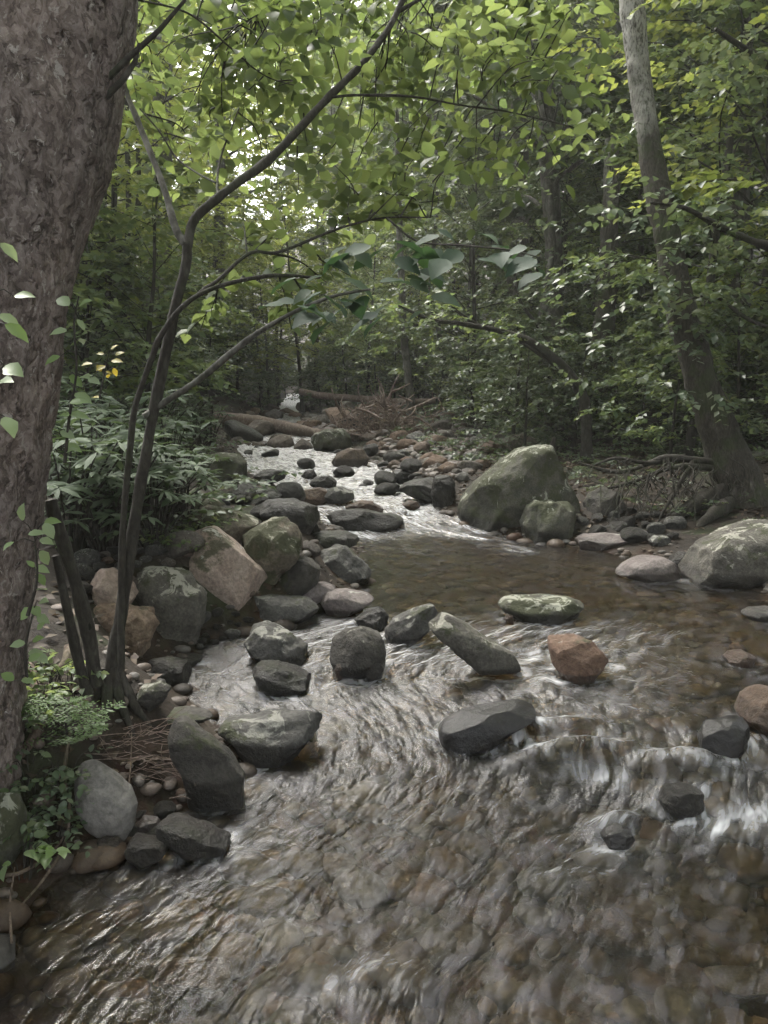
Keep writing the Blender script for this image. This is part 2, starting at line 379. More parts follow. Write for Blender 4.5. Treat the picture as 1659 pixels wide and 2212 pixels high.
R['rose'] = mat_rock('rose grey stone', (.125, .105, .098), (.185, .16, .15), .15, bump=.4)
R['cobble'] = mat_rock('brown cobble', (.095, .082, .071), (.17, .15, .13), .15, vari=.6)
R['pebble'] = mat_rock('streambed pebble', (.17, .12, .075), (.27, .195, .125), 0, vari=.5, wet=.35)

def mat_ground():
    t = NT('forest soil and streambed'); o = t.obj()
    a = t.noise(o, 3.5, 7, .65); b = t.noise(o, 38, 5, .7); v = t.voro(o, 22, 'F1', 1)
    soil = t.mix(t.step(a, .35, .65), c4(.016, .012, .009), c4(.034, .025, .017))
    soil = t.mix(t.step(b, .55, .7), soil, c4(.055, .04, .029))
    soil = t.mix(t.step(t.noise(o, 1.3, 4, .6), .52, .66), soil, c4(.028, .036, .014))
    bed = t.mix(t.step(a, .35, .7), c4(.02, .012, .006), c4(.052, .029, .013))
    bed = t.mix(.35, bed, t.mix(1., bed, v, 'MULTIPLY'))
    bed = t.mix(t.step(t.noise(o, 1.6, 3, .6), .5, .65), bed, c4(.045, .035, .024))
    col = t.mix(t.attr('bed'), soil, bed)
    h = t.math('ADD', a, t.math('MULTIPLY', b, .4))
    return t.end(t.princ(col, .8, t.bump(h, .8, .04), .3))
def mat_water():
    t = NT('running stream water')
    uv = t.n('ShaderNodeUVMap', uv_map='flow').outputs[0]
    def mp(sx, sy):
        m = t.n('ShaderNodeMapping'); t.l(uv, m.inputs[0]); m.inputs['Scale'].default_value = (sx, sy, 1); return m.outputs[0]
    turb = t.attr('turb'); foam_glint = t.attr('foam_glint')
    n1 = t.noise(mp(1., 1.8), 7., 2, .45, .4)      # broad ripples, drawn out along the flow
    n2 = t.noise(mp(1., 1.9), 15, 1., .45, .5)
    n3 = t.noise(mp(1., 5.), 12., 3, .55, .3)          # long streaks
    h = t.math('ADD', t.math('MULTIPLY', n1, 1.), t.math('ADD', t.math('MULTIPLY', n2, .42), t.math('MULTIPLY', n3, .14)))
    st = t.math('ADD', .06, t.math('MULTIPLY', turb, .8))
    bp = t.n('ShaderNodeBump'); t.l(h, bp.inputs['Height']); t.l(st, bp.inputs['Strength']); bp.inputs['Distance'].default_value = .026
    fr = t.n('ShaderNodeFresnel'); fr.inputs[0].default_value = 1.33; t.l(bp.outputs[0], fr.inputs['Normal'])
    gl = t.n('ShaderNodeBsdfGlossy'); gl.inputs['Color'].default_value = c4(1, 1, 1); t.l(bp.outputs[0], gl.inputs['Normal'])
    t.l(t.math('ADD', .08, t.math('MULTIPLY', turb, .34)), gl.inputs['Roughness'])
    tp = t.n('ShaderNodeBsdfRefraction'); tp.inputs['Color'].default_value = c4(.84, .77, .57); tp.inputs['IOR'].default_value = 1.2; tp.inputs['Roughness'].default_value = .1; t.l(bp.outputs[0], tp.inputs['Normal'])
    # aerated, silty water; its lilac-grey mottles paint sky reflection into the colour
    df = t.n('ShaderNodeBsdfDiffuse'); t.l(t.mix(t.step(n1, .35, .65), c4(.03, .026, .02), c4(.20, .19, .21)), df.inputs[0])
    m0 = t.n('ShaderNodeMixShader'); t.l(t.math('ADD', .02, t.math('MULTIPLY', turb, t.math('MULTIPLY', t.step(t.math('ADD', t.math('MULTIPLY', n1, .6), t.math('MULTIPLY', n2, .4)), .46, .6), .2))), m0.inputs[0]); t.l(tp.outputs[0], m0.inputs[1]); t.l(df.outputs[0], m0.inputs[2])
    m1 = t.n('ShaderNodeMixShader'); t.l(t.math('MULTIPLY', fr.outputs[0], .85, clamp=True), m1.inputs[0]); t.l(m0.outputs[0], m1.inputs[1]); t.l(gl.outputs[0], m1.inputs[2])
    ff = t.math('MULTIPLY', foam_glint, t.step(t.math('ADD', t.math('MULTIPLY', n3, .15), t.math('ADD', t.math('MULTIPLY', n1, .4), t.math('MULTIPLY', n2, .55))), .5, .72))
    ff = t.math('ADD', ff, t.math('MULTIPLY', t.math('MULTIPLY', foam_glint, foam_glint), t.step(n1, .3, .6)), clamp=True)
    wd = t.n('ShaderNodeBsdfDiffuse'); wd.inputs[0].default_value = c4(.72, .73, .76)
    m2 = t.n('ShaderNodeMixShader'); t.l(t.math('MULTIPLY', ff, .85), m2.inputs[0]); t.l(m1.outputs[0], m2.inputs[1]); t.l(wd.outputs[0], m2.inputs[2])
    return t.end(m2)

# ------------------------------------------------------------------ ground sheet
X, Y, Z = GX, GY, GZ
l_, r_ = edges(Y)
bed = sst(-.35, .05, np.minimum(X - l_, r_ - X) + .12 * fbm2(X * 3, Y * 3, 5, 3))
nx, ny = len(gx), len(gy)
i = np.arange(ny - 1)[:, None] * nx; j = np.arange(nx - 1)[None]
F = np.stack([i + j, i + j + 1, i + nx + j + 1, i + nx + j], -1).reshape(-1, 4)
M['ground'] = mat_ground()
link('ground', MB().add(np.stack([X, Y, Z], -1).reshape(-1, 3), F).mesh('ground', M['ground'], True, {'bed': bed.ravel()}), kind='structure')

# ------------------------------------------------------------------ rocks
import bmesh
def ico(n):
    bm = bmesh.new(); bmesh.ops.create_icosphere(bm, subdivisions=n, radius=1)
    V = np.array([v.co[:] for v in bm.verts]); F = np.array([[v.index for v in f.verts] for f in bm.faces]); bm.free()
    return V / np.linalg.norm(V, axis=1)[:, None], F
ICO = {n: ico(n) for n in (2, 3, 4, 5, 6)}
def polar(poly):
    P = np.asarray(poly, float); c = (P.max(0) + P.min(0)) / 2
    th = np.linspace(0, 2 * pi, 181)[:-1]; out = np.zeros(len(th))
    for k, a in enumerate(th):
        d = np.array([cos(a), sin(a)])
        best = 0
        for q in range(len(P)):
            A = P[q] - c; B = P[(q + 1) % len(P)] - c; e = B - A
            den = d[0] * e[1] - d[1] * e[0]
            if abs(den) < 1e-9: continue
            t = (A[0] * e[1] - A[1] * e[0]) / den; s = (A[0] * d[1] - A[1] * d[0]) / den
            if t > 0 and -1e-6 <= s <= 1 + 1e-6: best = max(best, t)
        out[k] = best
    for _ in range(2): out = (np.roll(out, 1) + out * 2 + np.roll(out, -1)) / 4
    return c, th, out
ROCKS = {}; BODIES = []
def rock(label, poly, mat, depth=.8, box=.62, facets=7, rough=.055, name='boulder', bury=.42, lod=5, seed=None, wetband=.1, Yc=None, group=None, freq=3., cat='rock', dry=0.):
    seed = seed if seed is not None else len(ROCKS) * 13 + 5
    rg = np.random.default_rng(seed)
    P = np.array(poly, float); vb = P[:, 1].max(); vt = P[:, 1].min(); u0, u1 = P[:, 0].min(), P[:, 0].max()
    uc = (u0 + u1) / 2
    ub = P[P[:, 1] > vb - .12 * (vb - vt)][:, 0].mean()
    C = at(ub, vb) if Yc is None else at_y(ub, vb, Yc)
    s = (C[1] * CP - (C[2] - CAMZ) * SP) / FPX
    W, H = (u1 - u0) * s, (vb - vt) * s
    Dp = depth * W
    s *= 1 + .35 * Dp / C[1]
    # silhouette in metres, base widened downwards (below ground / water)
    Q = np.stack([(P[:, 0] - uc) * s, (vb - P[:, 1]) * s], -1)
    low = Q[:, 1] < .15 * H; Q[low, 1] -= bury * H
    c, th, rr = polar(Q)
    V, F = ICO[lod]; V = V.copy()
    a = np.arctan2(V[:, 2], V[:, 0]) % (2 * pi); rho = np.hypot(V[:, 0], V[:, 2])
    Rr = np.interp(a, np.append(th, 2 * pi), np.append(rr, rr[0]))
    rp = rho ** box
    X3 = np.stack([np.cos(a) * Rr * rp, np.sign(V[:, 1]) * np.abs(V[:, 1]) ** .62 * Dp / 2, np.sin(a) * Rr * rp], -1)
    sz = (W + H) / 2
    for k in range(facets + 3):
        n = rg.normal(size=3); n[1] = -abs(n[1]) * 1.2 if k % 3 else n[1]; n[2] = abs(n[2]) if k % 2 else n[2]; n /= np.linalg.norm(n)
        dd = X3 @ n; lim = dd.max() * rg.uniform(.78, .95)
        ex = np.maximum(dd - lim, 0); X3 = X3 - n * (ex * .97)[:, None]
    cen = X3.mean(0); nn = X3 - cen; nn /= np.linalg.norm(nn, axis=1)[:, None] + 1e-9
    nz_ = fbm(X3 / sz * freq + seed, seed, 5, .52)
    ridg = 1 - np.abs(fbm(X3 / sz * freq * .8 + seed * 2, seed + 9, 3)) * 2
    X3 = X3 + nn * (sz * rough * (1.2 * nz_ - .6 * np.clip(ridg - .6, 0, 1)))[:, None]
    base = np.array([C[0] + (uc - ub) * s, C[1] + .42 * Dp, C[2]])
    zc = c[1]
    for it in range(4):
        Wd = X3 + [c[0], 0, zc] + base
        vis = Wd[:, 2] > C[2] - .02
        uu, vv = project(Wd[vis] if vis.any() else Wd)
        ku = (u1 - u0) / (uu.max() - uu.min()); X3[:, 0] *= ku
        base[0] += ((u0 + u1) / 2 - (uu.max() + uu.min()) / 2) * s
        dv = vv.min() - vt
        top = (X3[:, 2] + zc).max()
        kz = np.clip((top + dv * s) / top, .55, 1.5)
        up = X3[:, 2] + zc > 0
        X3[:, 2] = np.where(up, (X3[:, 2] + zc) * kz - zc, X3[:, 2])
    Wd = X3 + [c[0], 0, zc] + base
    wl = wz(Wd[:, 0], Wd[:, 1]); l, r = edges(Wd[:, 1])
    near = np.exp(-np.maximum(np.maximum(l - Wd[:, 0], Wd[:, 0] - r), 0) * 3)
    wet = np.clip(1 - (Wd[:, 2] - wl) / (wetband * 2 + 1e-6), 0, 1) * near
    org = np.array([base[0], base[1], C[2]])
    nm = name
    o = link(nm, MB().add(Wd - org, F).mesh(nm, R[mat], True, {'wet': wet}), org, label=label, category=cat)
    if group: o['group'] = group
    on = (Wd[:, 2] > wl - .03) & (Wd[:, 2] < wl + .05) & (near > .9)
    if on.sum() > 12:
        a_, b_ = Wd[on].min(0), Wd[on].max(0); BODIES.append(((a_[0] + b_[0]) / 2, (a_[1] + b_[1]) / 2, (b_[0] - a_[0]) / 2, (b_[1] - a_[1]) / 2, sz))
    ROCKS[label] = (o, C); return o

rock('huge rounded boulder with pale lichen on top at the right edge of the little fall', [(982, 1128), (990, 1090), (1040, 1040), (1090, 990), (1120, 966), (1175, 960), (1215, 985), (1245, 1020), (1253, 1070), (1248, 1120), (1200, 1150), (1040, 1150)], 'green', .85, .72, 4, .03, lod=6, wetband=.09)
rock('pale capped rounded boulder in front of the huge lichened boulder', [(1122, 1140), (1128, 1105), (1160, 1085), (1195, 1078), (1225, 1092), (1245, 1130), (1240, 1160), (1180, 1170), (1130, 1166)], 'green', .9, .75, 7, .05, lod=5)
rock('big lichen spotted boulder cut by the right edge of the photo', [(1462, 1240), (1480, 1190), (1510, 1150), (1560, 1142), (1600, 1135), (1640, 1120), (1720, 1125), (1760, 1180), (1770, 1250), (1650, 1270), (1500, 1262)], 'lichen', .7, .72, 6, .03, lod=6, wetband=.10)
rock('low smooth brown wet rock left of the lichen spotted boulder', [(1328, 1238), (1360, 1212), (1400, 1198), (1440, 1200), (1470, 1225), (1465, 1248), (1390, 1254)], 'rose', .8, .8, 4, .02, wetband=.05)
rock('flat dark wet stone wedged between the brown rock and the lichen spotted boulder', [(1440, 1210), (1470, 1190), (1495, 1200), (1500, 1225), (1445, 1228)], 'darkwet', .8)
rock('big angular pinkish tan boulder with a scooped face on the left bank', [(388, 1170), (402, 1152), (462, 1136), (510, 1165), (540, 1195), (572, 1245), (578, 1255), (560, 1280), (520, 1305), (505, 1312), (470, 1300), (430, 1275), (408, 1225), (390, 1185)], 'pink', .85, .6, 9, .035, lod=5, freq=1.6, wetband=0)
rock('mossy brown block behind the pinkish tan boulder', [(520, 1175), (545, 1145), (590, 1118), (622, 1115), (648, 1140), (655, 1190), (640, 1225), (580, 1245), (535, 1230)], 'mossy', .9, .65, 8, .045, lod=5, wetband=.03)
rock('long tan slab with moss edging behind the two left bank boulders', [(418, 1110), (445, 1090), (500, 1100), (560, 1125), (540, 1150), (500, 1175), (450, 1140), (420, 1130)], 'mossy', .8, .7, 7, .05, wetband=0)
rock('sloping mossy slab uphill of the tan slab by the long leaved shrubs', [(380, 1060), (420, 1055), (470, 1085), (500, 1105), (440, 1110), (395, 1090)], 'mossy', .8, .75, 5, .03, wetband=0)
rock('jagged block crusted with pale lichen left of the pinkish tan boulder', [(280, 1295), (300, 1275), (330, 1230), (400, 1222), (420, 1250), (448, 1285), (445, 1335), (440, 1375), (370, 1390), (315, 1380), (300, 1330)], 'lichen', .75, .58, 10, .06, lod=5, freq=2.6, wetband=.03)
rock('pinkish block half hidden behind the thin stems', [(195, 1230), (240, 1225), (262, 1240), (285, 1262), (300, 1290), (250, 1320), (200, 1310)], 'pink', .8, .6, 7, .04, wetband=0)
rock('layered tan ledge below the lichen crusted block at the stem base', [(198, 1305), (240, 1300), (320, 1325), (345, 1345), (300, 1395), (240, 1400), (200, 1380)], 'tan', .7, .6, 8, .06, lod=5, freq=3, wetband=0)
rock('slate grey slab with a pale lichen patch at the pool edge', [(530, 1310), (545, 1285), (600, 1280), (660, 1290), (690, 1310), (680, 1335), (610, 1352), (550, 1340)], 'grey', .7, .65, 7, .03, wetband=.04)
rock('smooth rose grey stone with a wet rim right of the slate grey slab', [(692, 1305), (705, 1280), (745, 1270), (795, 1285), (808, 1300), (780, 1320), (720, 1330)], 'rose', .8, .72, 5, .02, wetband=.03)
rock('dull rounded rock leaning behind the rose grey stone', [(597, 1255), (610, 1225), (640, 1203), (675, 1200), (692, 1225), (690, 1262), (640, 1282), (600, 1278)], 'dark', .9, .72, 6, .03)
rock('dark peaked rock with a pale crest on the left pool edge', [(684, 1225), (700, 1190), (725, 1175), (750, 1185), (775, 1215), (802, 1240), (780, 1254), (720, 1256), (688, 1245)], 'grey', .9, .65, 7, .045, lod=5, wetband=.06)
rock('flat pinkish stone between the dull rock and the rose grey stone', [(634, 1275), (660, 1258), (700, 1256), (725, 1268), (720, 1290), (670, 1300), (640, 1292)], 'rose', .8, .75, 4, .02, wetband=.01)
rock('angular mottled grey rock in the shallows left of midstream', [(526, 1385), (545, 1348), (575, 1340), (620, 1368), (665, 1405), (660, 1428), (600, 1440), (535, 1420)], 'grey', .8, .6, 9, .05, lod=5, wetband=.05)
rock('dark brown wedge rock below the angular mottled grey rock', [(545, 1450), (555, 1425), (590, 1428), (640, 1450), (675, 1475), (668, 1495), (600, 1500), (555, 1480)], 'darkwet', .8, .65, 7, .035)
rock('round dark mossy boulder standing in midstream', [(711, 1420), (715, 1380), (745, 1355), (785, 1352), (820, 1372), (835, 1410), (830, 1450), (780, 1466), (725, 1460)], 'dark', .9, .8, 5, .03, lod=5, wetband=.07, bury=.1)
rock('small tan stone at the foot of the round midstream boulder', [(722, 1450), (730, 1433), (743, 1435), (747, 1455), (735, 1466)], 'tan', .8, .8, 3, .02, 'stone')
rock('small grey stone at the right foot of the round midstream boulder', [(785, 1450), (800, 1428), (820, 1425), (830, 1445), (822, 1468), (795, 1468)], 'grey', .8, .8, 3, .03, 'stone')
rock('small black rock behind the round midstream boulder', [(765, 1340), (785, 1315), (815, 1310), (840, 1330), (835, 1355), (790, 1358)], 'darkwet', .8)
rock('tilted grey brown slab touching the log shaped rock', [(830, 1370), (850, 1340), (900, 1310), (940, 1303), (945, 1325), (930, 1360), (880, 1385), (835, 1390)], 'grey', .7, .65, 7, .035, wetband=.03)
rock('long log shaped rock crusted with pale lichen lying in midstream', [(925, 1345), (935, 1322), (960, 1322), (1010, 1350), (1060, 1390), (1110, 1425), (1125, 1448), (1095, 1465), (1040, 1462), (1000, 1430), (950, 1385)], 'lichen', .4, .75, 3, .03, lod=5, wetband=.05, bury=.08)
rock('flat dark greenish slab lying low in the pool', [(1075, 1310), (1085, 1288), (1130, 1282), (1210, 1288), (1262, 1305), (1240, 1328), (1190, 1345), (1110, 1338)], 'green', .6, .7, 6, .035, lod=5, wetband=.05)
rock('small brown stone in front of the flat greenish slab', [(1088, 1340), (1095, 1325), (1108, 1330), (1110, 1345)], 'orangewet', .8, .8, 3, .02, 'stone')
rock('orange brown block with a flat tilted top beside the small chute', [(1182, 1400), (1190, 1372), (1250, 1368), (1300, 1378), (1315, 1405), (1305, 1435), (1275, 1462), (1235, 1470), (1200, 1440)], 'orange', .8, .6, 8, .025, lod=5, wetband=.03)
rock('flat black wet slab tilted above the near riffle', [(946, 1590), (955, 1570), (1000, 1545), (1080, 1520), (1130, 1510), (1158, 1525), (1155, 1550), (1110, 1580), (1040, 1605), (960, 1618)], 'slab', .5, .55, 4, .015, lod=5, wetband=.1)
rock('long dark green grey boulder jutting from the left bank', [(470, 1580), (480, 1555), (560, 1540), (640, 1530), (690, 1545), (697, 1560), (650, 1600), (600, 1640), (520, 1648), (490, 1620)], 'grey', .55, .62, 8, .035, lod=5, wetband=.08)
rock('leaning dark slab with a brown mossy top left of the jutting boulder', [(362, 1560), (375, 1545), (405, 1555), (440, 1590), (490, 1640), (525, 1690), (530, 1720), (500, 1740), (420, 1745), (395, 1690), (375, 1640)], 'dark', .5, .62, 6, .025, lod=5, wetband=.1)
rock('smooth oval grey boulder low on the left bank', [(160, 1665), (175, 1645), (205, 1640), (250, 1670), (285, 1710), (298, 1750), (280, 1790), (250, 1815), (215, 1800), (170, 1740)], 'grey2', .7, .72, 5, .018, lod=5, wetband=.0)
rock('flat dark slab sliding into the water below the oval grey boulder', [(335, 1790), (350, 1760), (380, 1755), (440, 1785), (500, 1830), (480, 1855), (420, 1850), (360, 1810)], 'darkwet', .6, .65, 5, .025)
rock('small wedge of wet rock at the water edge under the oval boulder', [(268, 1835), (285, 1800), (320, 1798), (370, 1825), (360, 1850), (310, 1872), (275, 1860)], 'darkwet', .8, .6, 6, .03)
rock('brown stone tucked under the oval grey boulder', [(200, 1830), (215, 1805), (255, 1808), (265, 1830), (250, 1855), (210, 1850)], 'cobble', .8, .7, 5, .03, 'stone')
rock('reddish stone between the oval boulder and the flat dark slab', [(290, 1790), (310, 1760), (340, 1765), (350, 1790), (320, 1805)], 'rose', .8, .7, 5, .03, 'stone')
rock('rounded dark stone beside the stem base', [(312, 1450), (325, 1420), (370, 1418), (410, 1435), (415, 1465), (390, 1485), (330, 1475)], 'dark', .8, .75, 4, .02)
rock('flat grey stone behind the rounded dark stone', [(352, 1425), (365, 1412), (420, 1410), (438, 1422), (425, 1438), (370, 1438)], 'dark', .8, .75, 4, .02)
rock('muddy brown boulder in front of the stem base', [(290, 1510), (310, 1480), (345, 1470), (370, 1490), (360, 1520), (310, 1530)], 'dark', .8, .75, 4, .03)
rock('low dark rock at the edge of the little inlet', [(330, 1555), (360, 1530), (410, 1525), (455, 1545), (460, 1560), (400, 1570), (340, 1568)], 'dark', .8, .75, 5, .03)
rock('dark grey wet rock splitting the flow at right', [(1505, 1600), (1530, 1560), (1580, 1545), (1612, 1550), (1620, 1580), (1600, 1625), (1560, 1640), (1515, 1630)], 'slab', .8, .62, 7, .03, wetband=.15)
rock('orange brown rock cut by the right edge of the photo', [(1585, 1555), (1610, 1510), (1650, 1478), (1720, 1480), (1760, 1560), (1720, 1590), (1640, 1575)], 'orangewet', .8, .7, 6, .03, lod=5)
rock('small dark brown rock with water sliding over it in the cascade', [(1422, 1735), (1435, 1700), (1475, 1688), (1515, 1705), (1522, 1740), (1490, 1765), (1440, 1760)], 'darkwet', .8, .72, 5, .03)
rock('black wet rock poking through the near riffle', [(1295, 1825), (1305, 1795), (1335, 1775), (1365, 1790), (1372, 1815), (1340, 1835)], 'slab', .8, .7, 6, .04)
rock('reddish rock barely breaking the surface at right', [(1560, 1425), (1575, 1405), (1610, 1402), (1635, 1420), (1625, 1438), (1580, 1440)], 'orangewet', .8, .75, 4, .03)
rock('low grey rock in the pool near the right edge', [(1600, 1330), (1620, 1312), (1670, 1308), (1700, 1325), (1680, 1340), (1620, 1342)], 'grey', .8, .75, 4, .03)
rock('flat pale wet stone under the root bank', [(1240, 1178), (1260, 1155), (1310, 1150), (1365, 1155), (1375, 1172), (1320, 1188), (1260, 1190)], 'rose', .7, .75, 4, .02)
rock('dark rock behind the pale capped boulder under the roots', [(1258, 1090), (1275, 1062), (1305, 1050), (1345, 1070), (1355, 1098), (1310, 1112), (1265, 1110)], 'dark', .9, .7, 6, .04)
rock('small stone on the right shore below the hanging root', [(1400, 1170), (1415, 1155), (1440, 1155), (1450, 1172), (1425, 1180)], 'grey', .8, .75, 4, .03, 'stone')
rock('mossy rock on the bank behind the huge boulder', [(1080, 960), (1095, 942), (1130, 935), (1160, 950), (1165, 970), (1100, 975)], 'mossy', .8, .75, 4, .04)
rock('round mossy boulder against the fallen log', [(672, 955), (680, 938), (705, 925), (740, 925), (758, 945), (760, 968), (720, 976), (680, 974)], 'green', .9, .82, 3, .02, wetband=.05, bury=.05)
rock('pale flat topped rock right of the round mossy boulder', [(716, 1000), (725, 980), (755, 967), (785, 970), (797, 990), (790, 1006), (740, 1008)], 'cobble', .8, .7, 6, .04)
rock('mossy boulder at the left edge of the upper riffle', [(432, 1015), (440, 985), (470, 977), (515, 980), (535, 1000), (532, 1030), (480, 1036), (440, 1034)], 'green', .9, .78, 4, .03)
rock('smooth pale grey stone in the upper riffle', [(700, 1075), (705, 1058), (735, 1050), (762, 1060), (766, 1080), (740, 1090), (710, 1088)], 'grey', .9, .85, 2, .01, bury=.05, wetband=.02)
rock('rusty flat stone tucked left of the smooth pale grey stone', [(648, 1080), (655, 1060), (690, 1052), (710, 1062), (705, 1088), (670, 1088)], 'orangewet', .9, .8, 3, .02, wetband=.05)
rock('long black rock across the lip of the little fall', [(706, 1120), (720, 1102), (780, 1098), (840, 1108), (872, 1125), (850, 1142), (770, 1145), (720, 1136)], 'darkwet', .5, .75, 5, .03, lod=5)
rock('dark domed rock on the left side of the little fall', [(560, 1105), (580, 1082), (630, 1075), (680, 1095), (692, 1120), (660, 1140), (600, 1135)], 'darkwet', .8, .75, 5, .03)
rock('mossy rock at the foot of the little fall', [(660, 1170), (680, 1148), (730, 1145), (770, 1155), (778, 1175), (730, 1186), (675, 1185)], 'darkwet', .8, .75, 5, .03)
rock('black flat rock in the white water upstream', [(540, 1035), (560, 1018), (600, 1012), (622, 1016), (615, 1035), (570, 1042)], 'darkwet', .8)
rock('black rock showing beside the smooth pale grey stone', [(668, 1046), (680, 1030), (710, 1026), (728, 1038), (726, 1052), (690, 1055)], 'darkwet', .8)
rock('small black rock in the upper white water', [(650, 1030), (660, 1016), (678, 1014), (685, 1028), (675, 1036)], 'darkwet', .8)
rock('long dark rock on the left shore of the riffle', [(500, 1065), (530, 1050), (590, 1052), (610, 1068), (590, 1080), (520, 1082)], 'darkwet', .6)
rock('rusty pointed rock above the little fall', [(745, 1098), (775, 1080), (800, 1082), (830, 1100), (800, 1108)], 'orangewet', .8)
rock('dark flat rock on the right shore of the riffle', [(862, 1058), (880, 1040), (930, 1030), (975, 1045), (985, 1075), (940, 1088), (890, 1075)], 'darkwet', .8, .7, 6, .04)
rock('dark upright rock on the right shore beside the huge boulder', [(930, 1070), (940, 1035), (965, 1025), (985, 1050), (985, 1085), (950, 1092)], 'darkwet', .8)
rock('small red brown rock in the white water by the huge boulder', [(868, 1090), (880, 1080), (900, 1082), (908, 1095), (890, 1102)], 'orangewet', .8, .8, 4, .03, 'stone')
rock('low dark rock at the near edge of the gravel bar', [(840, 1035), (855, 1015), (885, 1012), (900, 1028), (880, 1042)], 'darkwet', .8)
rock('brown boulder at the foot of the left trunk', [(-40, 1560), (-20, 1500), (30, 1490), (60, 1520), (55, 1580), (10, 1600)], 'mossy', .8, .75, 5, .04, wetband=0)
rock('green mossy boulder in the bottom left corner of the bank', [(-60, 1830), (-40, 1730), (20, 1710), (60, 1760), (65, 1830), (0, 1880)], 'green', .8, .8, 4, .03, wetband=0)

for lab, pl, mt in (('orange stone lying just under the water at lower right', [(1240, 1960), (1280, 1910), (1340, 1890), (1410, 1920), (1440, 1980), (1360, 2010), (1270, 2000)], 'orangewet'),
                    ('rose stone under the water in the bottom right corner', [(1520, 2110), (1550, 2085), (1620, 2080), (1670, 2100), (1650, 2130), (1550, 2130)], 'rose'),
                    ('tan stone under the shallow water at bottom left', [(130, 2190), (170, 2150), (260, 2140), (330, 2170), (320, 2215), (180, 2220)], 'tan'),
                    ('amber stone under the shallows at lower left', [(330, 2090), (370, 2050), (450, 2045), (500, 2080), (460, 2115), (360, 2115)], 'orangewet'),
                    ('long brown ledge under the sliding water of the cascade', [(1130, 1640), (1180, 1600), (1300, 1600), (1390, 1650), (1340, 1690), (1220, 1680)], 'darkwet')):
    o = rock(lab, pl, mt, .6, .62, 4, .03, 'submerged_stone'); zt = max(v.co.z for v in o.data.vertices); o.location.z -= zt + .025; BODIES[:] = BODIES[:]
    if BODIES and abs(BODIES[-1][0] - o.location.x) < .3: BODIES.pop()
# ------------------------------------------------------------------ water
wy = [.7]
while wy[-1] < 44: wy.append(wy[-1] + .0085 * max(wy[-1], 1.6))
wy = np.array(wy); wt_ = np.linspace(-1.2, 1.2, 190)
T_, Yw = np.meshgrid(wt_, wy); le, re = edges(Yw)
cx = (le + re) / 2; hw = (re - le) / 2
Xw = cx + T_ * hw + .0 * Yw
foam_glint = np.zeros_like(Xw)
def foam_glint_line(pts, width, amt):
    global foam_glint
    W = np.array([at(u, v)[:2] for u, v in pts])
    best = np.full(Xw.shape, 9.)
    for a, b in zip(W[:-1], W[1:]):
        ab = b - a; t = np.clip(((Xw - a[0]) * ab[0] + (Yw - a[1]) * ab[1]) / (ab @ ab), 0, 1)
        best = np.minimum(best, np.hypot(Xw - a[0] - t * ab[0], Yw - a[1] - t * ab[1]))
    foam_glint = np.maximum(foam_glint, amt * .7 * np.exp(-(best / width) ** 2) * np.clip(.75 + .7 * fbm2(Xw * 4, Yw * 4, 77, 3), 0, 1.2))
foam_glint_line([(1120, 1600), (1210, 1660), (1330, 1690)], .045, .8)
foam_glint_line([(1150, 1575), (1290, 1590)], .035, .6)
foam_glint_line([(1440, 1660), (1560, 1680)], .045, .7)
foam_glint_line([(1540, 1775), (1680, 1765)], .09, .95)
foam_glint_line([(1180, 1600), (1400, 1640), (1560, 1740)], .14, .2)
foam_glint_line([(880, 1100), (930, 1140), (1060, 1170)], .15, .95)
foam_glint_line([(1000, 1135), (1130, 1190)], .15, .5)
foam_glint_line([(850, 1065), (960, 1090)], .25, .55)
foam_glint_line([(700, 1130), (790, 1160)], .14, .8)
foam_glint_line([(640, 1010), (720, 1060), (820, 1090)], .35, .5)  # this line and the next paint sky glints along with white water
foam_glint_line([(560, 970), (640, 1000), (800, 1020), (860, 1050)], .55, .5)
foam_glint_line([(1150, 1400), (1165, 1440), (1190, 1470)], .07, .7)
foam_glint_line([(1310, 1450), (1340, 1440)], .04, .8)
foam_glint_line([(720, 2135), (880, 2150)], .05, .3)  # paints a bright sky reflection at bottom centre, laid down as foam
turb = .25 + .7 * sst(5.4, 4.6, Yw) + .75 * sst(7.6, 9, Yw)
turb = turb * (1 - .55 * sst(.3, .75, T_) * sst(3.0, 3.6, Yw) * sst(9, 8, Yw)) * (1 - .85 * sst(-.1, -.55, T_) * sst(3.4, 2.5, Yw)) * (1 - .55 * sst(.35, .8, T_) * sst(3.0, 2.6, Yw))
turb = np.clip(turb + .4 * foam_glint, 0, 1)
sflow = np.cumsum(np.gradient(wy))[:, None] + 0 * Xw
vflow = T_ * 1.35 + .10 * fbm2(T_ * 1.5, Yw * .9, 31, 3)
wave = fbm2(sflow * 4.2 + vflow * 1.2, vflow * 9, 41, 3, .5) * .014 + fbm2(sflow * 13, vflow * 26, 47, 2) * .004
Zw = wz(Xw, Yw) + wave * turb * np.clip(Yw / 4, .6, 1.6)
def hump(u, v, rx, ry, h):
    global Zw
    p = at(u, v); Zw = Zw + h * np.exp(-(((Xw - p[0]) / rx) ** 2 + ((Yw - p[1]) / ry) ** 2) ** 1.4)
hump(1240, 1640, .24, .085, .085); hump(1460, 1660, .2, .085, .075); hump(1340, 1790, .10, .07, .06); hump(1200, 1580, .2, .07, .05)
hump(820, 2140, .16, .10, .04); hump(1290, 1930, .18, .12, .025); hump(1560, 1700, .18, .12, .03)
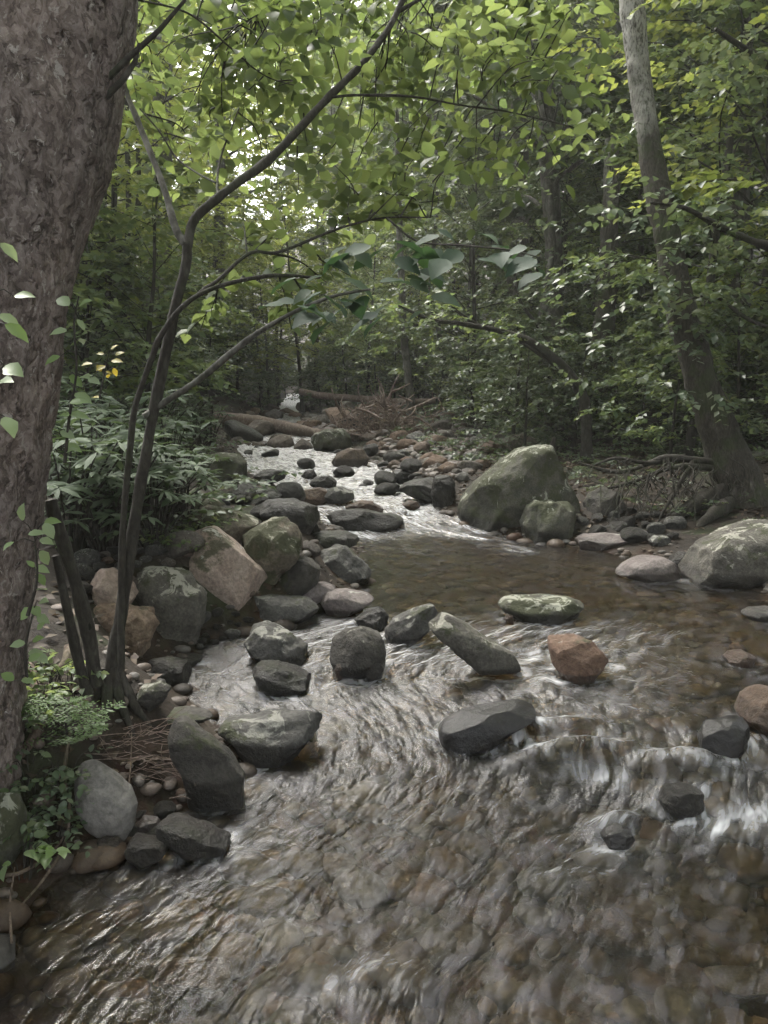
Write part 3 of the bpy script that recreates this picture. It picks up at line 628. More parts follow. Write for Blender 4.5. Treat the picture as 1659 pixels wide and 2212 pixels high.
# the current piles up against the stones, slides round them and leaves a wake
for (px_, py_, rx_, ry_, big_) in BODIES:
    if py_ > 10.5: continue
    q = np.hypot((Xw - px_) / rx_, (Yw - py_) / ry_); m = min(rx_, ry_)
    nz = .55 + .9 * fbm2(Xw * 7, Yw * 7, 91, 2); upst = sst(-.6, .8, (Yw - py_) / ry_)
    ring = np.exp(-(((q - 1.02) * m) / .045) ** 2)
    Zw = Zw + ring * (.02 * upst - .006) * np.clip(turb + .25, 0, 1)
    wake = np.exp(-((Xw - px_) / (rx_ * .8)) ** 2) * sst(0, -.2, Yw - py_) * np.exp(-np.clip(py_ - Yw, 0, 9) / (.35 + ry_))
    foam_glint = np.clip(foam_glint + .42 * ring * np.clip(nz, 0, 1.2) * (.15 + turb * .9) + .12 * wake * nz * turb, 0, 1)
    turb = np.clip(turb + .25 * wake, 0, 1)
nW, nH = len(wt_), len(wy)
i = np.arange(nH - 1)[:, None] * nW; j = np.arange(nW - 1)[None]
F = np.stack([i + j, i + j + 1, i + nW + j + 1, i + nW + j], -1).reshape(-1, 4)
M['water'] = mat_water()
me = MB().add(np.stack([Xw, Yw, Zw], -1).reshape(-1, 3), F).mesh('water', M['water'], True, {'foam_glint': foam_glint.ravel(), 'turb': turb.ravel()})
uvl = me.uv_layers.new(name='flow'); li = np.zeros(len(me.loops), np.int32); me.loops.foreach_get('vertex_index', li)
uvl.data.foreach_set('uv', np.stack([sflow.ravel()[li], vflow.ravel()[li]], -1).astype(np.float32).ravel())
link('water', me, kind='structure')

# cobbles: one of each shape, copied
def cobble_mesh(seed, mat, flat=.6, lod=3):
    rg = np.random.default_rng(seed); V, F = ICO[lod]; V = V * [1, rg.uniform(.65, .95), flat * rg.uniform(.7, 1.1)]
    for k in range(9):
        n = rg.normal(size=3); n /= np.linalg.norm(n); dd = V @ n; lim = dd.max() * rg.uniform(.6, .92); V = V - n * (np.maximum(dd - lim, 0) * .9)[:, None]
    nn = V / (np.linalg.norm(V, axis=1)[:, None]); V = V + nn * (.07 * fbm(V * 1.7 + seed, seed, 3))[:, None]
    return MB().add(V, F).mesh('cobble', mat, True, {'wet': np.full(len(V), .0)})
COB = [cobble_mesh(100 + k, R['cobble']) for k in range(8)]; COBW = [cobble_mesh(140 + k, R['darkwet']) for k in range(5)]; COBG = [cobble_mesh(170 + k, R['grey']) for k in range(5)]
def cobbles(n, region, smin, smax, label, group, seed, meshes, lift=.25, name='cobble'):
    rg = np.random.default_rng(seed); P = np.array(region, float); placed = []; tries = 0
    while len(placed) < n and tries < n * 40:
        tries += 1
        u, v = rg.uniform(P[:, 0].min(), P[:, 0].max()), rg.uniform(P[:, 1].min(), P[:, 1].max())
        ins = False
        for q in range(len(P)):
            a, b = P[q], P[q - 1]
            if (a[1] > v) != (b[1] > v) and u < (b[0] - a[0]) * (v - a[1]) / (b[1] - a[1]) + a[0]: ins = not ins
        if not ins: continue
        p = at(u, v); s = smin * (smax / smin) ** (rg.random() ** 1.6)
        if any((p[0] - q[0]) ** 2 + (p[1] - q[1]) ** 2 < (.75 * (s + q[2])) ** 2 for q in placed): continue
        placed.append((p[0], p[1], s))
        o = link(name, meshes[rg.integers(len(meshes))], (p[0], p[1], ground(p[0], p[1]) + s * lift), label=label, category='stone', group=group)
        o.scale = (s, s, s * rg.uniform(.8, 1.1)); o.rotation_euler = (rg.normal() * .2, rg.normal() * .2, rg.uniform(0, 6.28))
cobbles(72, [(790, 1005), (800, 960), (900, 925), (1000, 915), (1080, 945), (1060, 1000), (990, 1045), (900, 1030)], .08, .34, 'brown cobble among many on the stony bar left of the huge boulder', 'cobbles on the stony bar', 1, COB + COBG[:2])
cobbles(64, [(495, 965), (500, 935), (540, 890), (640, 875), (820, 895), (880, 930), (800, 960), (660, 970)], .13, .5, 'weathered stone in the far upstream bed around the fallen log', 'stones in the far upstream bed', 2, COB + COBW[:2], .5)
cobbles(18, [(430, 1400), (440, 1330), (500, 1320), (540, 1345), (520, 1400)], .03, .075, 'small stone in the gap under the lichen crusted block', 'small stones at the inlet', 3, COBW + COBG[:2])
cobbles(22, [(1250, 1130), (1270, 1100), (1450, 1110), (1470, 1160), (1400, 1180), (1260, 1150)], .06, .15, 'dark stone scattered under the root bank on the right shore', 'stones under the root bank', 4, COBW + COBG[:2])
cobbles(18, [(500, 1100), (490, 1040), (560, 1030), (680, 1075), (640, 1110), (560, 1120)], .07, .2, 'dark wet stone crowding the left side of the riffle', 'dark stones left of the riffle', 5, COBW, .35)
cobbles(42, [(520, 980), (560, 950), (700, 960), (900, 1020), (960, 1095), (860, 1080), (700, 1030)], .06, .24, 'black wet stone breaking the white water of the upper riffle', 'stones in the upper riffle', 6, COBW, 1.0)
cobbles(20, [(230, 1880), (300, 1760), (400, 1700), (380, 1790), (420, 1860), (300, 1890)], .025, .06, 'little wet stone along the near left water edge', 'little stones at the near left edge', 7, COBW + COB[:2], .3)
cobbles(22, [(170, 1200), (400, 1185), (430, 1290), (300, 1300), (170, 1290)], .04, .15, 'weathered stone in the dim gap between the long leaved shrubs and the left bank boulders', 'stones below the long leaved shrubs', 8, COB + COBG + COBW[:2], .3)
cobbles(16, [(430, 1110), (520, 1060), (700, 1120), (680, 1200), (600, 1210)], .05, .17, 'stone wedged in the jumble between the left bank boulders and the riffle', 'stones between the left boulders and the riffle', 9, COBW + COB[:3], .4)
def mat_pebbles(name, stops):
    t = NT(name); g = t.n('ShaderNodeNewGeometry'); o = t.obj()
    col = t.ramp(g.outputs['Random Per Island'], stops); b = t.noise(o, 45, 5, .7)
    col = t.mix(t.step(b, .3, .75), t.mix(1., col, c4(.65, .65, .65), 'MULTIPLY'), t.mix(1., col, c4(1.2, 1.2, 1.2), 'MULTIPLY'))
    return t.end(t.princ(col, .6, t.bump(b, .5, .01), .4))
M['peb'] = mat_pebbles('mixed streambed pebbles', [(0, (.022, .016, .01)), (.25, (.052, .031, .016)), (.45, (.036, .028, .021)), (.6, (.072, .046, .027)), (.75, (.032, .03, .027)), (.9, (.07, .062, .054)), (1, (.06, .027, .013))])
M['peb2'] = mat_pebbles('mixed shore gravel', [(0, (.06, .047, .037)), (.3, (.13, .10, .08)), (.55, (.10, .095, .085)), (.8, (.19, .16, .135)), (1, (.08, .055, .04))])
def rubble(name, region, n, lo, hi, seed, mat):
    rg = np.random.default_rng(seed); P = np.array(region, float); V0, F0 = ICO[2]; mb = MB(); c = 0
    while c < n:
        u, v = rg.uniform(P[:, 0].min(), P[:, 0].max()), rg.uniform(P[:, 1].min(), P[:, 1].max()); ins = False
        for q in range(len(P)):
            a, b = P[q], P[q - 1]
            if (a[1] > v) != (b[1] > v) and u < (b[0] - a[0]) * (v - a[1]) / (b[1] - a[1]) + a[0]: ins = not ins
        if not ins: continue
        p = at(u, v); s = rg.uniform(lo, hi); V = V0 * [1, rg.uniform(.6, .95), rg.uniform(.4, .7)]
        for k in range(4):
            n_ = rg.normal(size=3); n_ /= np.linalg.norm(n_); dd = V @ n_; V = V - n_ * np.maximum(dd - dd.max() * rg.uniform(.6, .9), 0)[:, None]
        a = rg.uniform(0, 6.28); V = V @ np.array([[cos(a), sin(a), 0], [-sin(a), cos(a), 0], [0, 0, 1]])
        mb.add(V * s + [p[0], p[1], float(ground(p[0], p[1])) + s * .25], F0); c += 1
    link(name, mb.mesh(name, mat, False, {'wet': np.zeros(mb.n)}), kind='stuff')
rubble('bar_rubble', [(790, 1005), (800, 960), (900, 925), (1000, 915), (1080, 945), (1060, 1000), (990, 1045), (900, 1030)], 260, .04, .12, 51, M['peb2'])
rubble('far_rubble', [(500, 960), (500, 930), (540, 890), (640, 878), (820, 895), (880, 930), (800, 955), (660, 965)], 160, .08, .2, 52, M['peb2'])
# streambed stones under the water: nobody could count them
def scatter_stones(name, n, seed, f, mat, lo, hi, kind='stuff'):
    rg = np.random.default_rng(seed); V0, F0 = ICO[2]; mb = MB()
    for k in range(n):
        x, y = f(rg); s = lo * (hi / lo) ** (rg.random() ** 2); V = V0 * [1, rg.uniform(.6, .95), rg.uniform(.35, .6)]
        n_ = rg.normal(size=3); n_ /= np.linalg.norm(n_); dd = V @ n_; V = V - n_ * np.maximum(dd - .6, 0)[:, None]
        a = rg.uniform(0, 6.28); V = V @ np.array([[cos(a), sin(a), 0], [-sin(a), cos(a), 0], [0, 0, 1]])
        mb.add(V * s + [x, y, float(ground(x, y)) + s * .12], F0)
    link(name, mb.mesh(name, mat, True, {'wet': np.zeros(mb.n)}), kind=kind)
def _bedpos(rg):
    y = 1.2 + 8 * rg.random() ** 1.4; l, r = edges(y); return l + (r - l) * rg.random(), y
scatter_stones('streambed_pebbles', 2600, 11, _bedpos, M['peb'], .022, .12)
def _shore(rg):
    while 1:
        y = 2 + 26 * rg.random() ** 1.6; l, r = edges(y)
        if rg.random() < .5: x = l - abs(rg.normal()) * .28
        else: x = r + abs(rg.normal()) * (.5 if y > 8 else .2)
        return x, y
scatter_stones('shore_gravel', 2000, 12, _shore, M['peb2'], .012, .06)

# ------------------------------------------------------------------ trees
def P3(pts): return [at_y(u, v, y) for u, v, y in pts]
def px(w, y): return w * y / FPX / 2          # pixel width at depth y -> radius
def sprays(mb, P, D, L, n, size, rg, tmpl=LEAF_FAR, droop=.25, flat=.35, spread=.8, wid=1.):
    """leaves set alternately along twigs: P twig starts, D directions, L lengths"""
    P = np.asarray(P, float); D = np.asarray(D, float); m = len(P)
    D = D / (np.linalg.norm(D, axis=1)[:, None] + 1e-9)
    k = (np.arange(n) + .5) / n
    up = np.array([0, 0, 1.]) + rg.normal(size=(m, 3)) * flat * .6
    side = np.cross(up, D); side /= np.linalg.norm(side, axis=1)[:, None] + 1e-9
    sg = np.where(np.arange(n) % 2, 1., -1.)
    L = np.broadcast_to(L, (m,))
    pos = P[:, None] + D[:, None] * (L[:, None] * k[None])[..., None]
    pos[..., 2] -= (L[:, None] * k[None] ** 2) * droop
    dr = D[:, None] * .65 + side[:, None] * (sg[None, :, None] * spread) + rg.normal(size=(m, n, 3)) * .25
    dr[..., 2] -= droop
    nr = up[:, None] + rg.normal(size=(m, n, 3)) * flat
    s = size * rg.uniform(.65, 1.15, (m, n))
    add_leaves(mb, pos.reshape(-1, 3), dr.reshape(-1, 3), nr.reshape(-1, 3), s.ravel(), tmpl, wid)
def grow(seed, H, cb, Rc, nl, ntw, nlf, leaf, tr, lean=.06, droop=.2, top=.55, bend=.25, twl=.38, limbs=True, tmpl=LEAF_FAR, wid=1., flat=.35):
    rg = np.random.default_rng(seed); tk = MB(); cr = MB()
    az = rg.uniform(0, 6.28); pts = [np.zeros(3)]
    for k in range(1, 6):
        f = k / 5; pts.append(np.array([cos(az) * lean * H * f + rg.normal() * bend * .08 * H / 5, sin(az) * lean * H * f + rg.normal() * bend * .08 * H / 5, H * f]))
    path = crom(pts, 6); path[0, 2] -= .3
    tube(tk, path, [tr * 1.35, tr * 1.02, tr * .9, tr * .7, tr * .45, tr * .15], 9, .12, seed, knobf=3)
    tp, td, tl = [], [], []
    for i_ in range(nl):
        f = ((i_ + rg.random()) / nl) ** .85; h = cb + (H * .97 - cb) * f
        q = h / H * (len(path) - 1); a = path[int(q)]; b = path[min(int(q) + 1, len(path) - 1)]; st = a + (b - a) * (q - int(q))
        prof = (1 - .8 * max(0, (f - top) / (1 - top)) ** 1.5) * (.7 + .3 * min(1, f / .25))
        L = Rc * prof * rg.uniform(.65, 1.15); an = i_ * 2.4 + rg.normal() * .35
        hd = np.array([cos(an), sin(an), 0]); ris = rg.uniform(.05, .55) * (1 - .3 * f) + .3 * f
        e = st + hd * L + [0, 0, L * ris - droop * L * .5]; m = st + hd * L * .5 + [0, 0, L * ris * .75]
        lp = crom([st, m + rg.normal(size=3) * .06 * L, e], 4)
        if limbs: tube(tk, lp, [tr * .32 * (1 - .6 * f), tr * .2 * (1 - .6 * f), .006], 5, cap=False)
        for j_ in range(ntw):
            g = (.22 + .78 * (j_ + rg.random()) / ntw); p = lp[min(int(g * 8), 8)] + rg.normal(size=3) * .03 * L
            aa = an + rg.choice([-1, 1]) * rg.uniform(.25, 1.25) * (1.15 - g * .8)
            tp.append(p); td.append([cos(aa), sin(aa), rg.normal() * .22]); tl.append(twl * L * (1.2 - .55 * g) * rg.uniform(.6, 1.2))
    sprays(cr, tp, td, np.array(tl), nlf, leaf, rg, tmpl, droop, flat, wid=wid)
    return tk, cr
def proto_tree(name, seed, mbark, mleaf, cat, **kw):
    tk, cr = grow(seed, **kw)
    root = thing(name, (0, 0, -500), 'x', cat)
    link('trunk', tk.mesh('trunk', mbark), parent=root); link('crown', cr.mesh('crown', mleaf, True), parent=root)
    return root
USED = set()
def place(proto, x, y, rz, sc, label, group, dz=0.):
    z = float(ground(x, y)) - .05 + dz
    if proto.name not in USED:
        USED.add(proto.name); r = proto; r.location = (x, y, z); r.rotation_euler = (0, 0, rz); r.scale = (sc,) * 3; r['label'] = label
        if group: r['group'] = group
        return r
    return clone(proto, (x, y, z), rz, sc, label, group)

# ---- big trunk at the left edge
Y0 = 2.75
bt = thing('broadleaf_tree', at_y(-130, 1480, Y0), 'massive grey brown leaning trunk with scaly bark at the left edge', 'tree')
b0 = np.array(bt.location)
cen = P3([(-160, 1850, Y0), (-165, 1600, Y0), (-152, 1400, Y0), (-100, 1060, Y0 + .02), (-38, 600, Y0 + .05), (55, 300, Y0 + .1), (110, 0, Y0 + .15), (165, -300, Y0 + .2)])
cen = [np.array(c) for c in cen]; dv = cen[-1] - cen[-2]
cen += [cen[-1] + np.array([.35, .1, 1.6]), cen[-1] + np.array([.6, .2, 4.5]), cen[-1] + np.array([.7, .2, 9])]
path = crom(cen, 40) - b0
mb = MB(); tube(mb, path, [.36, .33, .30, .285, .28, .275, .27, .26, .24, .2, .08], 160, .0, 3)
V = mb.v[0]; N = len(path); cl = np.repeat(path, 160, 0); rad = V[:len(cl)] - cl; rn = rad / (np.linalg.norm(rad, axis=1)[:, None] + 1e-9)
q = V[:len(cl)] * [1, 1, .38]
flake = fbm(q * 17, 5, 4, .6); pits = np.clip(fbm(q * 13 + 9, 8, 3) - .28, 0, 1); broad = fbm(q * 4, 12, 3)
V[:len(cl)] += rn * (.010 * flake - .02 * pits + .014 * broad)[:, None]
link('trunk', mb.mesh('trunk', M['bark_big'], True), parent=bt)
mb = MB()
for k in range(5):
    a = k * 1.35 + .3; e = np.array([cos(a) * .5, sin(a) * .45, -.3]); m = np.array([cos(a) * .33, sin(a) * .3, -.05])
    tube(mb, crom([[cos(a) * .2, sin(a) * .2, .12], m, e], 8), [.09, .07, .03], 10, .25, k)
tk, cr = grow(55, H=8, cb=.3, Rc=6, nl=42, ntw=18, nlf=14, leaf=.2, tr=.12, top=.6)
o = link('crown', cr.mesh('crown', M['leaf_mid']), (.4, -3.6, 7.0), parent=bt)  # unseen crown, placed overhead away from its trunk to shade the foreground
mb = MB(); W = crom([path[-1], [.9, -1.4, 9.5], [.4, -3.6, 13]], 8); tube(mb, W, [.09, .07, .03], 8); link('limb', mb.mesh('limb', M['bark_big']), parent=bt)
mb = MB()
for (u, v, yy, u2, v2) in ((268, 170, 2.8, 300, 95), (272, 130, 2.8, 400, 0)):
    tube(mb, P3([(u - 40, v + 40, yy), (u, v, yy), ((u + u2) / 2 + 8, (v + v2) / 2, yy + .05), (u2, v2, yy + .1)]) - b0, [.012, .01, .006], 6)
link('side_twig', mb.mesh('side_twig', M['bark_thin']), parent=bt)

# ---- many stemmed sapling arching over the stream
sb = at(235, 1500); sp = thing('sapling', sb, 'slender many stemmed sapling arching from the left bank over the stream', 'tree')
ys = sb[1]
hero = MB(); big = MB(); rg = np.random.default_rng(21)
def stem(name, pts, rad, mat='bark_thin', seg=12, knob=.16, seed=1):
    W = crom(P3(pts), 10); m_ = MB(); tube(m_, W - sb, [q * .78 for q in rad], seg, knob, seed, knobf=9)
    link(name, m_.mesh(name, M[mat]), parent=sp); return W
def twigs_on(W, n, lo, hi, L0, L1, nleaf, size, mb, tm, droop=.35, flat=.5, tmpl=LEAF_NEAR, wid=1., sub=True):
    P, D, LL = [], [], []
    for k in range(n):
        g = rg.uniform(lo, hi); q = g * (len(W) - 1); i_ = min(int(q), len(W) - 2); p = W[i_] + (W[i_ + 1] - W[i_]) * (q - i_)
        t = W[i_ + 1] - W[i_]; t /= np.linalg.norm(t); s = np.cross(t, [0, 0, 1.]); s /= np.linalg.norm(s) + 1e-9
        d = t * rg.uniform(.3, 1) + s * (np.sign(s[1]) or 1) * rg.uniform(.4, 1.1) + np.array([0, 0, rg.normal() * .4]); d /= np.linalg.norm(d)
        L = rg.uniform(L0, L1); e = p + d * L - [0, 0, droop * L]
        tube(tm, crom([p, p + d * L * .5 + [0, 0, -.1 * droop * L], e], 4) - sb, [.0055, .004, .002], 5, cap=False)
        P.append(p); D.append(d); LL.append(L)
        if sub:
            for q2 in range(1):
                f = rg.uniform(.3, .8); p2 = p + d * L * f - [0, 0, droop * L * f * f]; d2 = d + s * rg.choice([-1, 1]) * .8 + rg.normal(size=3) * .25; l2 = L * .45
                tube(tm, np.array([p2, p2 + d2 / np.linalg.norm(d2) * l2 - [0, 0, droop * l2]]) - sb, [.003, .0015], 4, cap=False)
                P.append(p2); D.append(d2); LL.append(l2)
    sprays(mb, np.array(P) - sb, D, np.array(LL), nleaf, size, rg, tmpl, droop, flat, wid=wid)
tm = MB()
A = stem('stem', [(240, 1530, ys), (243, 1430, ys), (268, 1280, ys + .05), (290, 1130, ys + .08), (330, 900, ys + .12), (375, 680, ys + .16), (400, 580, ys + .2), (404, 530, ys + .22)], [px(44, ys), px(36, ys), px(33, ys), px(32, ys), px(31, ys), px(28, ys)])
A1 = stem('limb', [(404, 535, ys + .22), (420, 475, ys + .25), (480, 420, ys + .3), (580, 345, ys + .45), (640, 285, ys + .55), (700, 220, ys + .7), (780, 140, ys + .9), (840, 60, ys + 1.05), (885, -30, ys + 1.15), (960, -170, ys + 1.3)], [px(28, ys), px(27, ys), px(27, ys), px(25, ys), px(20, ys), px(14, ys)], seed=2)
A2 = stem('limb', [(400, 528, ys + .22), (378, 490, ys + .25), (352, 400, ys + .35), (305, 280, ys + .5), (270, 190, ys + .6), (245, 90, ys + .7)], [px(22, ys), px(20, ys), px(18, ys), px(16, ys)], 'bark_pale', seed=3)
Bm = stem('stem', [(262, 1450, ys - .05), (262, 1290, ys), (266, 1130, ys), (282, 960, ys + .03), (292, 880, ys + .05), (322, 790, ys + .05), (347, 725, ys + .04), (395, 662, ys + .05), (450, 627, ys + .1), (525, 605, ys + .2), (600, 595, ys + .3), (690, 600, ys + .4)], [px(20, ys), px(19, ys), px(18, ys), px(17, ys), px(13, ys), px(8, ys)], seed=4)
Cm = stem('stem', [(205, 1480, ys - .1), (195, 1389, ys - .1), (165, 1264, ys - .12), (122, 1124, ys - .15), (110, 1080, ys - .15)], [px(44, ys), px(40, ys), px(36, ys), px(32, ys)], seed=5)
stem('stem', [(190, 1500, ys - .15), (170, 1430, ys - .15), (142, 1300, ys - .18), (120, 1200, ys - .2)], [px(30, ys), px(26, ys), px(22, ys)], seed=6)
Dm = stem('limb', [(310, 900, ys + .1), (345, 876, ys + .12), (430, 820, ys + .05), (500, 762, ys), (560, 717, ys - .05), (640, 672, ys - .1), (720, 640, ys - .12), (800, 625, ys - .12)], [px(17, ys), px(18, ys), px(16, ys), px(10, ys), px(6, ys)], 'bark_pale', seed=7)
Em = stem('limb', [(395, 665, ys + .05), (440, 625, ys + .2), (470, 606, ys + .3), (540, 547, ys + .45), (600, 545, ys + .5), (690, 510, ys + .6), (760, 485, ys + .7), (835, 470, ys + .8), (930, 470, ys + .9)], [px(10, ys), px(12, ys), px(10, ys), px(7, ys), px(4, ys)], seed=8)
Fm = stem('limb', [(715, 210, ys + .72), (760, 206, ys + .75), (830, 206, ys + .8), (900, 210, ys + .9), (1000, 228, ys + 1), (1100, 242, ys + 1.1), (1240, 275, ys + 1.2)], [px(10, ys), px(9, ys), px(6, ys), px(4, ys)], seed=9)
Gm = stem('limb', [(470, 425, ys + .3), (470, 380, ys + .5), (480, 330, ys + .65), (517, 232, ys + .8)], [px(9, ys), px(7, ys), px(4, ys)], seed=10)
Hm = stem('limb', [(466, 395, ys + .3), (420, 370, ys + .5), (380, 340, ys + .6), (345, 285, ys + .65), (302, 235, ys + .7)], [px(5, ys), px(7, ys), px(4, ys)], seed=11)
Im = stem('limb', [(865, 22, ys + 1.1), (930, -10, ys + 1.15), (1050, -40, ys + 1.2)], [px(14, ys), px(10, ys), px(6, ys)], seed=12)
Jm = stem('limb', [(300, 0, ys + .6), (385, 20, ys + .6), (435, 48, ys + .6), (500, 105, ys + .65), (575, 165, ys + .7), (660, 190, ys + .75)], [px(6, ys), px(6, ys), px(3, ys)], seed=13)
Lm = stem('limb', [(885, -30, ys + 1.15), (760, -45, ys + 1.1), (640, -15, ys + 1.), (560, 30, ys + .95), (510, 60, ys + .9)], [px(9, ys), px(7, ys), px(3, ys)], seed=16)
Lm = stem('limb', [(885, -30, ys + 1.15), (760, -45, ys + 1.1), (640, -15, ys + 1.), (560, 30, ys + .95), (510, 60, ys + .9)], [px(9, ys), px(7, ys), px(3, ys)], seed=16)
LIMBS = np.concatenate([A1[8:], A2[6:], Fm, Gm, Hm, Im, Jm, Lm, Em[20:]])
AU, AV = project(np.concatenate([A1, Fm]))
P, D, LL = [], [], []
for k in range(310):
    u = rg.uniform(255, 1290); v = rg.uniform(-70, 470) if k % 4 else rg.uniform(-70, 200)
    if v > 470 - .25 * abs(u - 800): continue
    dl_ = np.hypot(AU - u, AV - v).min()
    if dl_ < 38 and k % 3: continue
    e = at_y(u, v, ys + (rg.uniform(.55, 2.3) if dl_ > 75 else rg.uniform(1.5, 2.4))); dd = np.linalg.norm(LIMBS - e, axis=1); st = LIMBS[np.argmin(dd + .25 * rg.random(len(dd)))]
    d = e - st; L = np.linalg.norm(d)
    if L > 1.5: st = e - d / L * 1.5; L = 1.5
    mid = (st + e) / 2 + [rg.normal() * .05, 0, .12 * L]
    W = crom([st, mid, e], 5); tube(tm, (W if k % 3 == 0 else W[-7:]) - sb, [.004, .0028, .0013], 5, cap=False)
    t_ = W[-1] - W[-4]; P.append(W[-6]); D.append(W[-1] - W[-6] + rg.normal(size=3) * .03); LL.append(np.linalg.norm(W[-1] - W[-6]) + rg.uniform(.1, .25))
    a = rg.uniform(0, 6.28); P.append(W[-4]); D.append([cos(a), sin(a), rg.normal() * .15]); LL.append(rg.uniform(.2, .4))
sprays(hero, np.array(P) - sb, D, np.array(LL), 6, .088, rg, LEAF_NEAR, .22, .55)
twigs_on(Em, 12, .3, 1, .25, .55, 7, .08, hero, tm, .2)
twigs_on(Bm, 6, .75, 1, .2, .4, 7, .08, hero, tm, .2)
link('twig', tm.mesh('twig', M['bark_thin']), parent=sp)
link('foliage', hero.mesh('foliage', M['leaf_hero'], True), parent=sp)
# broad grey green leaves on the low limb, seen close
lv = [(640, 660, -.1), (660, 655, .1), (690, 680, .2), (720, 690, -.1), (770, 660, .1), (800, 690, .1), (830, 680, -.2), (850, 560, .1), (890, 550, 0), (905, 585, .1), (940, 580, .2), (965, 560, -.2), (930, 640, .3), (780, 640, 0), (740, 650, .1), (880, 600, 0), (1080, 545, 0), (1115, 548, .1), (1160, 560, -.1), (1172, 590, .2), (1130, 560, 0), (700, 560, .1), (760, 545, 0), (800, 530, .1), (850, 520, -.1), (640, 600, .1), (1000, 545, 0), (1030, 560, .1), (610, 660, .2), (740, 600, .1), (900, 520, 0), (950, 510, .1), (700, 640, 0), (820, 610, .1)]
pos, drs, nrs, szs = [], [], [], []
for u, v, dy in lv:
    for rep in range(2):
        p = at_y(u + rep * rg.normal() * 40, v + rep * rg.normal() * 22, ys - .15 + dy * .6 + rep * rg.uniform(0, .5)); a = rg.choice([0, pi]) + rg.normal() * .7
        pos.append(p - sb); drs.append([cos(a), sin(a) * .8, -.35 + rg.normal() * .2]); nrs.append([rg.normal() * .3, -.35 + rg.normal() * .3, 1]); szs.append(rg.uniform(.105, .15) * (1 - .3 * rep))
add_leaves(big, pos, drs, nrs, np.array(szs), LEAF_NEAR, 1.05)
tw2 = MB()
for p in pos: tube(tw2, np.array([p, p + [rg.normal() * .05, .08, .05]]), [.002, .002], 4, cap=False)
link('foliage', big.mesh('foliage', M['leaf_blue'], True), parent=sp, label='broad grey green leaves hanging from the low limb')
Km = stem('limb', [(835, 470, ys + .8), (900, 520, ys + .5), (1000, 530, ys + .2), (1100, 540, ys), (1180, 560, ys - .1)], [px(7, ys), px(6, ys), px(3, ys)], seed=15)
mb = MB()
for k in range(9):
    a = k * .7; tube(mb, crom([[cos(a) * .03, sin(a) * .03, .12], [cos(a) * .09, sin(a) * .08, -.03], [cos(a) * .17, sin(a) * .16, -.14]], 6), [.032, .022, .006], 8, .35, k)
link('root_clump', mb.mesh('root_clump', M['bark_thin']), parent=sp)

# ---- leaning tree over the root bank on the right
lb = at(1600, 1080); yl = lb[1]
lt = thing('leaning_tree', lb, 'thick tree leaning left over the root bank on the right, pale lichened bark higher up', 'tree')
W = crom(P3([(1640, 1180, yl), (1606, 1080, yl), (1560, 950, yl + .05), (1505, 790, yl + .1), (1462, 620, yl + .2), (1430, 460, yl + .3), (1400, 300, yl + .45), (1378, 130, yl + .6), (1362, -20, yl + .7), (1340, -250, yl + .9), (1325, -600, yl + 1.2), (1320, -900, yl + 1.4)]), 14)
lr = np.interp(np.linspace(0, 1, len(W)), np.linspace(0, 1, 12), [px(q * .8, yl) for q in (175, 140, 102, 86, 76, 68, 62, 62, 62, 56, 46, 24)])
mb = MB(); tube(mb, W - lb, lr, 40, .12, 4, knobf=5); link('trunk', mb.mesh('trunk', M['bark_lean']), parent=lt)
mb = MB(); rg = np.random.default_rng(5)
for pts, w in (([(1560, 1060, yl - .1), (1500, 1090, yl - .3), (1440, 1130, yl - .5), (1400, 1160, yl - .55)], 40), ([(1590, 1080, yl), (1540, 1110, yl - .5), (1500, 1150, yl - .7)], 42), ([(1640, 1090, yl), (1680, 1120, yl - .4), (1720, 1150, yl - .6)], 50),
               ([(1540, 1000, yl), (1440, 990, yl), (1340, 1020, yl + .1), (1250, 1000, yl + .2)], 20), ([(1540, 1010, yl), (1450, 1010, yl - .1), (1370, 1040, yl), (1290, 1060, yl)], 16), ([(1500, 990, yl), (1460, 1060, yl - .3), (1430, 1110, yl - .45), (1415, 1150, yl - .5)], 12), ([(1480, 985, yl), (1400, 1000, yl), (1330, 990, yl), (1270, 1010, yl)], 12)):
    tube(mb, crom(P3(pts), 8) - lb, [px(w, yl), px(w * .6, yl), px(w * .25, yl)], 9, .3, w)
for k in range(26):
    u, v = rg.uniform(1280, 1520), rg.uniform(985, 1060); y_ = yl + rg.uniform(-.5, -.1)
    pts = [(u, v, y_)]
    for s in range(3): pts.append((pts[-1][0] + rg.normal() * 16 - 3, pts[-1][1] + rg.uniform(12, 40), y_ - .12 * s - .1))
    tube(mb, crom(P3(pts), 4) - lb, [.008, .005, .002], 5, cap=False)
for k in range(70):
    u, v = rg.uniform(1330, 1590), rg.uniform(985, 1050); y_ = yl + rg.uniform(-.35, .1); pts = [(u, v, y_)]
    for s_ in range(4): pts.append((pts[-1][0] + rg.normal() * 13, pts[-1][1] + rg.uniform(8, 30), y_ - .09 * s_ + rg.normal() * .05))
    tube(mb, crom(P3(pts), 4) - lb, [.006, .004, .0015], 4, cap=False)
link('exposed_root', mb.mesh('exposed_root', M['bark_thin']), parent=lt)
lf = MB(); P, D = [], []
for k in range(150):
    q = rg.choice([rg.uniform(.33, .56), rg.uniform(.2, .4)]); p = W[int(q * (len(W) - 1))]; a = rg.uniform(3.3, 6.1); d = np.array([cos(a), sin(a), rg.uniform(-.3, .3)])
    P.append(p - lb + d * rg.uniform(.05, 1.0) * [1.5, 1, 1]); D.append(d + rg.normal(size=3) * .4)
sprays(lf, P, D, rg.uniform(.2, .5, 150), 10, .1, rg)
link('foliage', lf.mesh('foliage', M['leaf_dark']), parent=lt)
tk, cr = grow(77, H=9, cb=.5, Rc=6, nl=42, ntw=16, nlf=14, leaf=.2, tr=.12, top=.6)
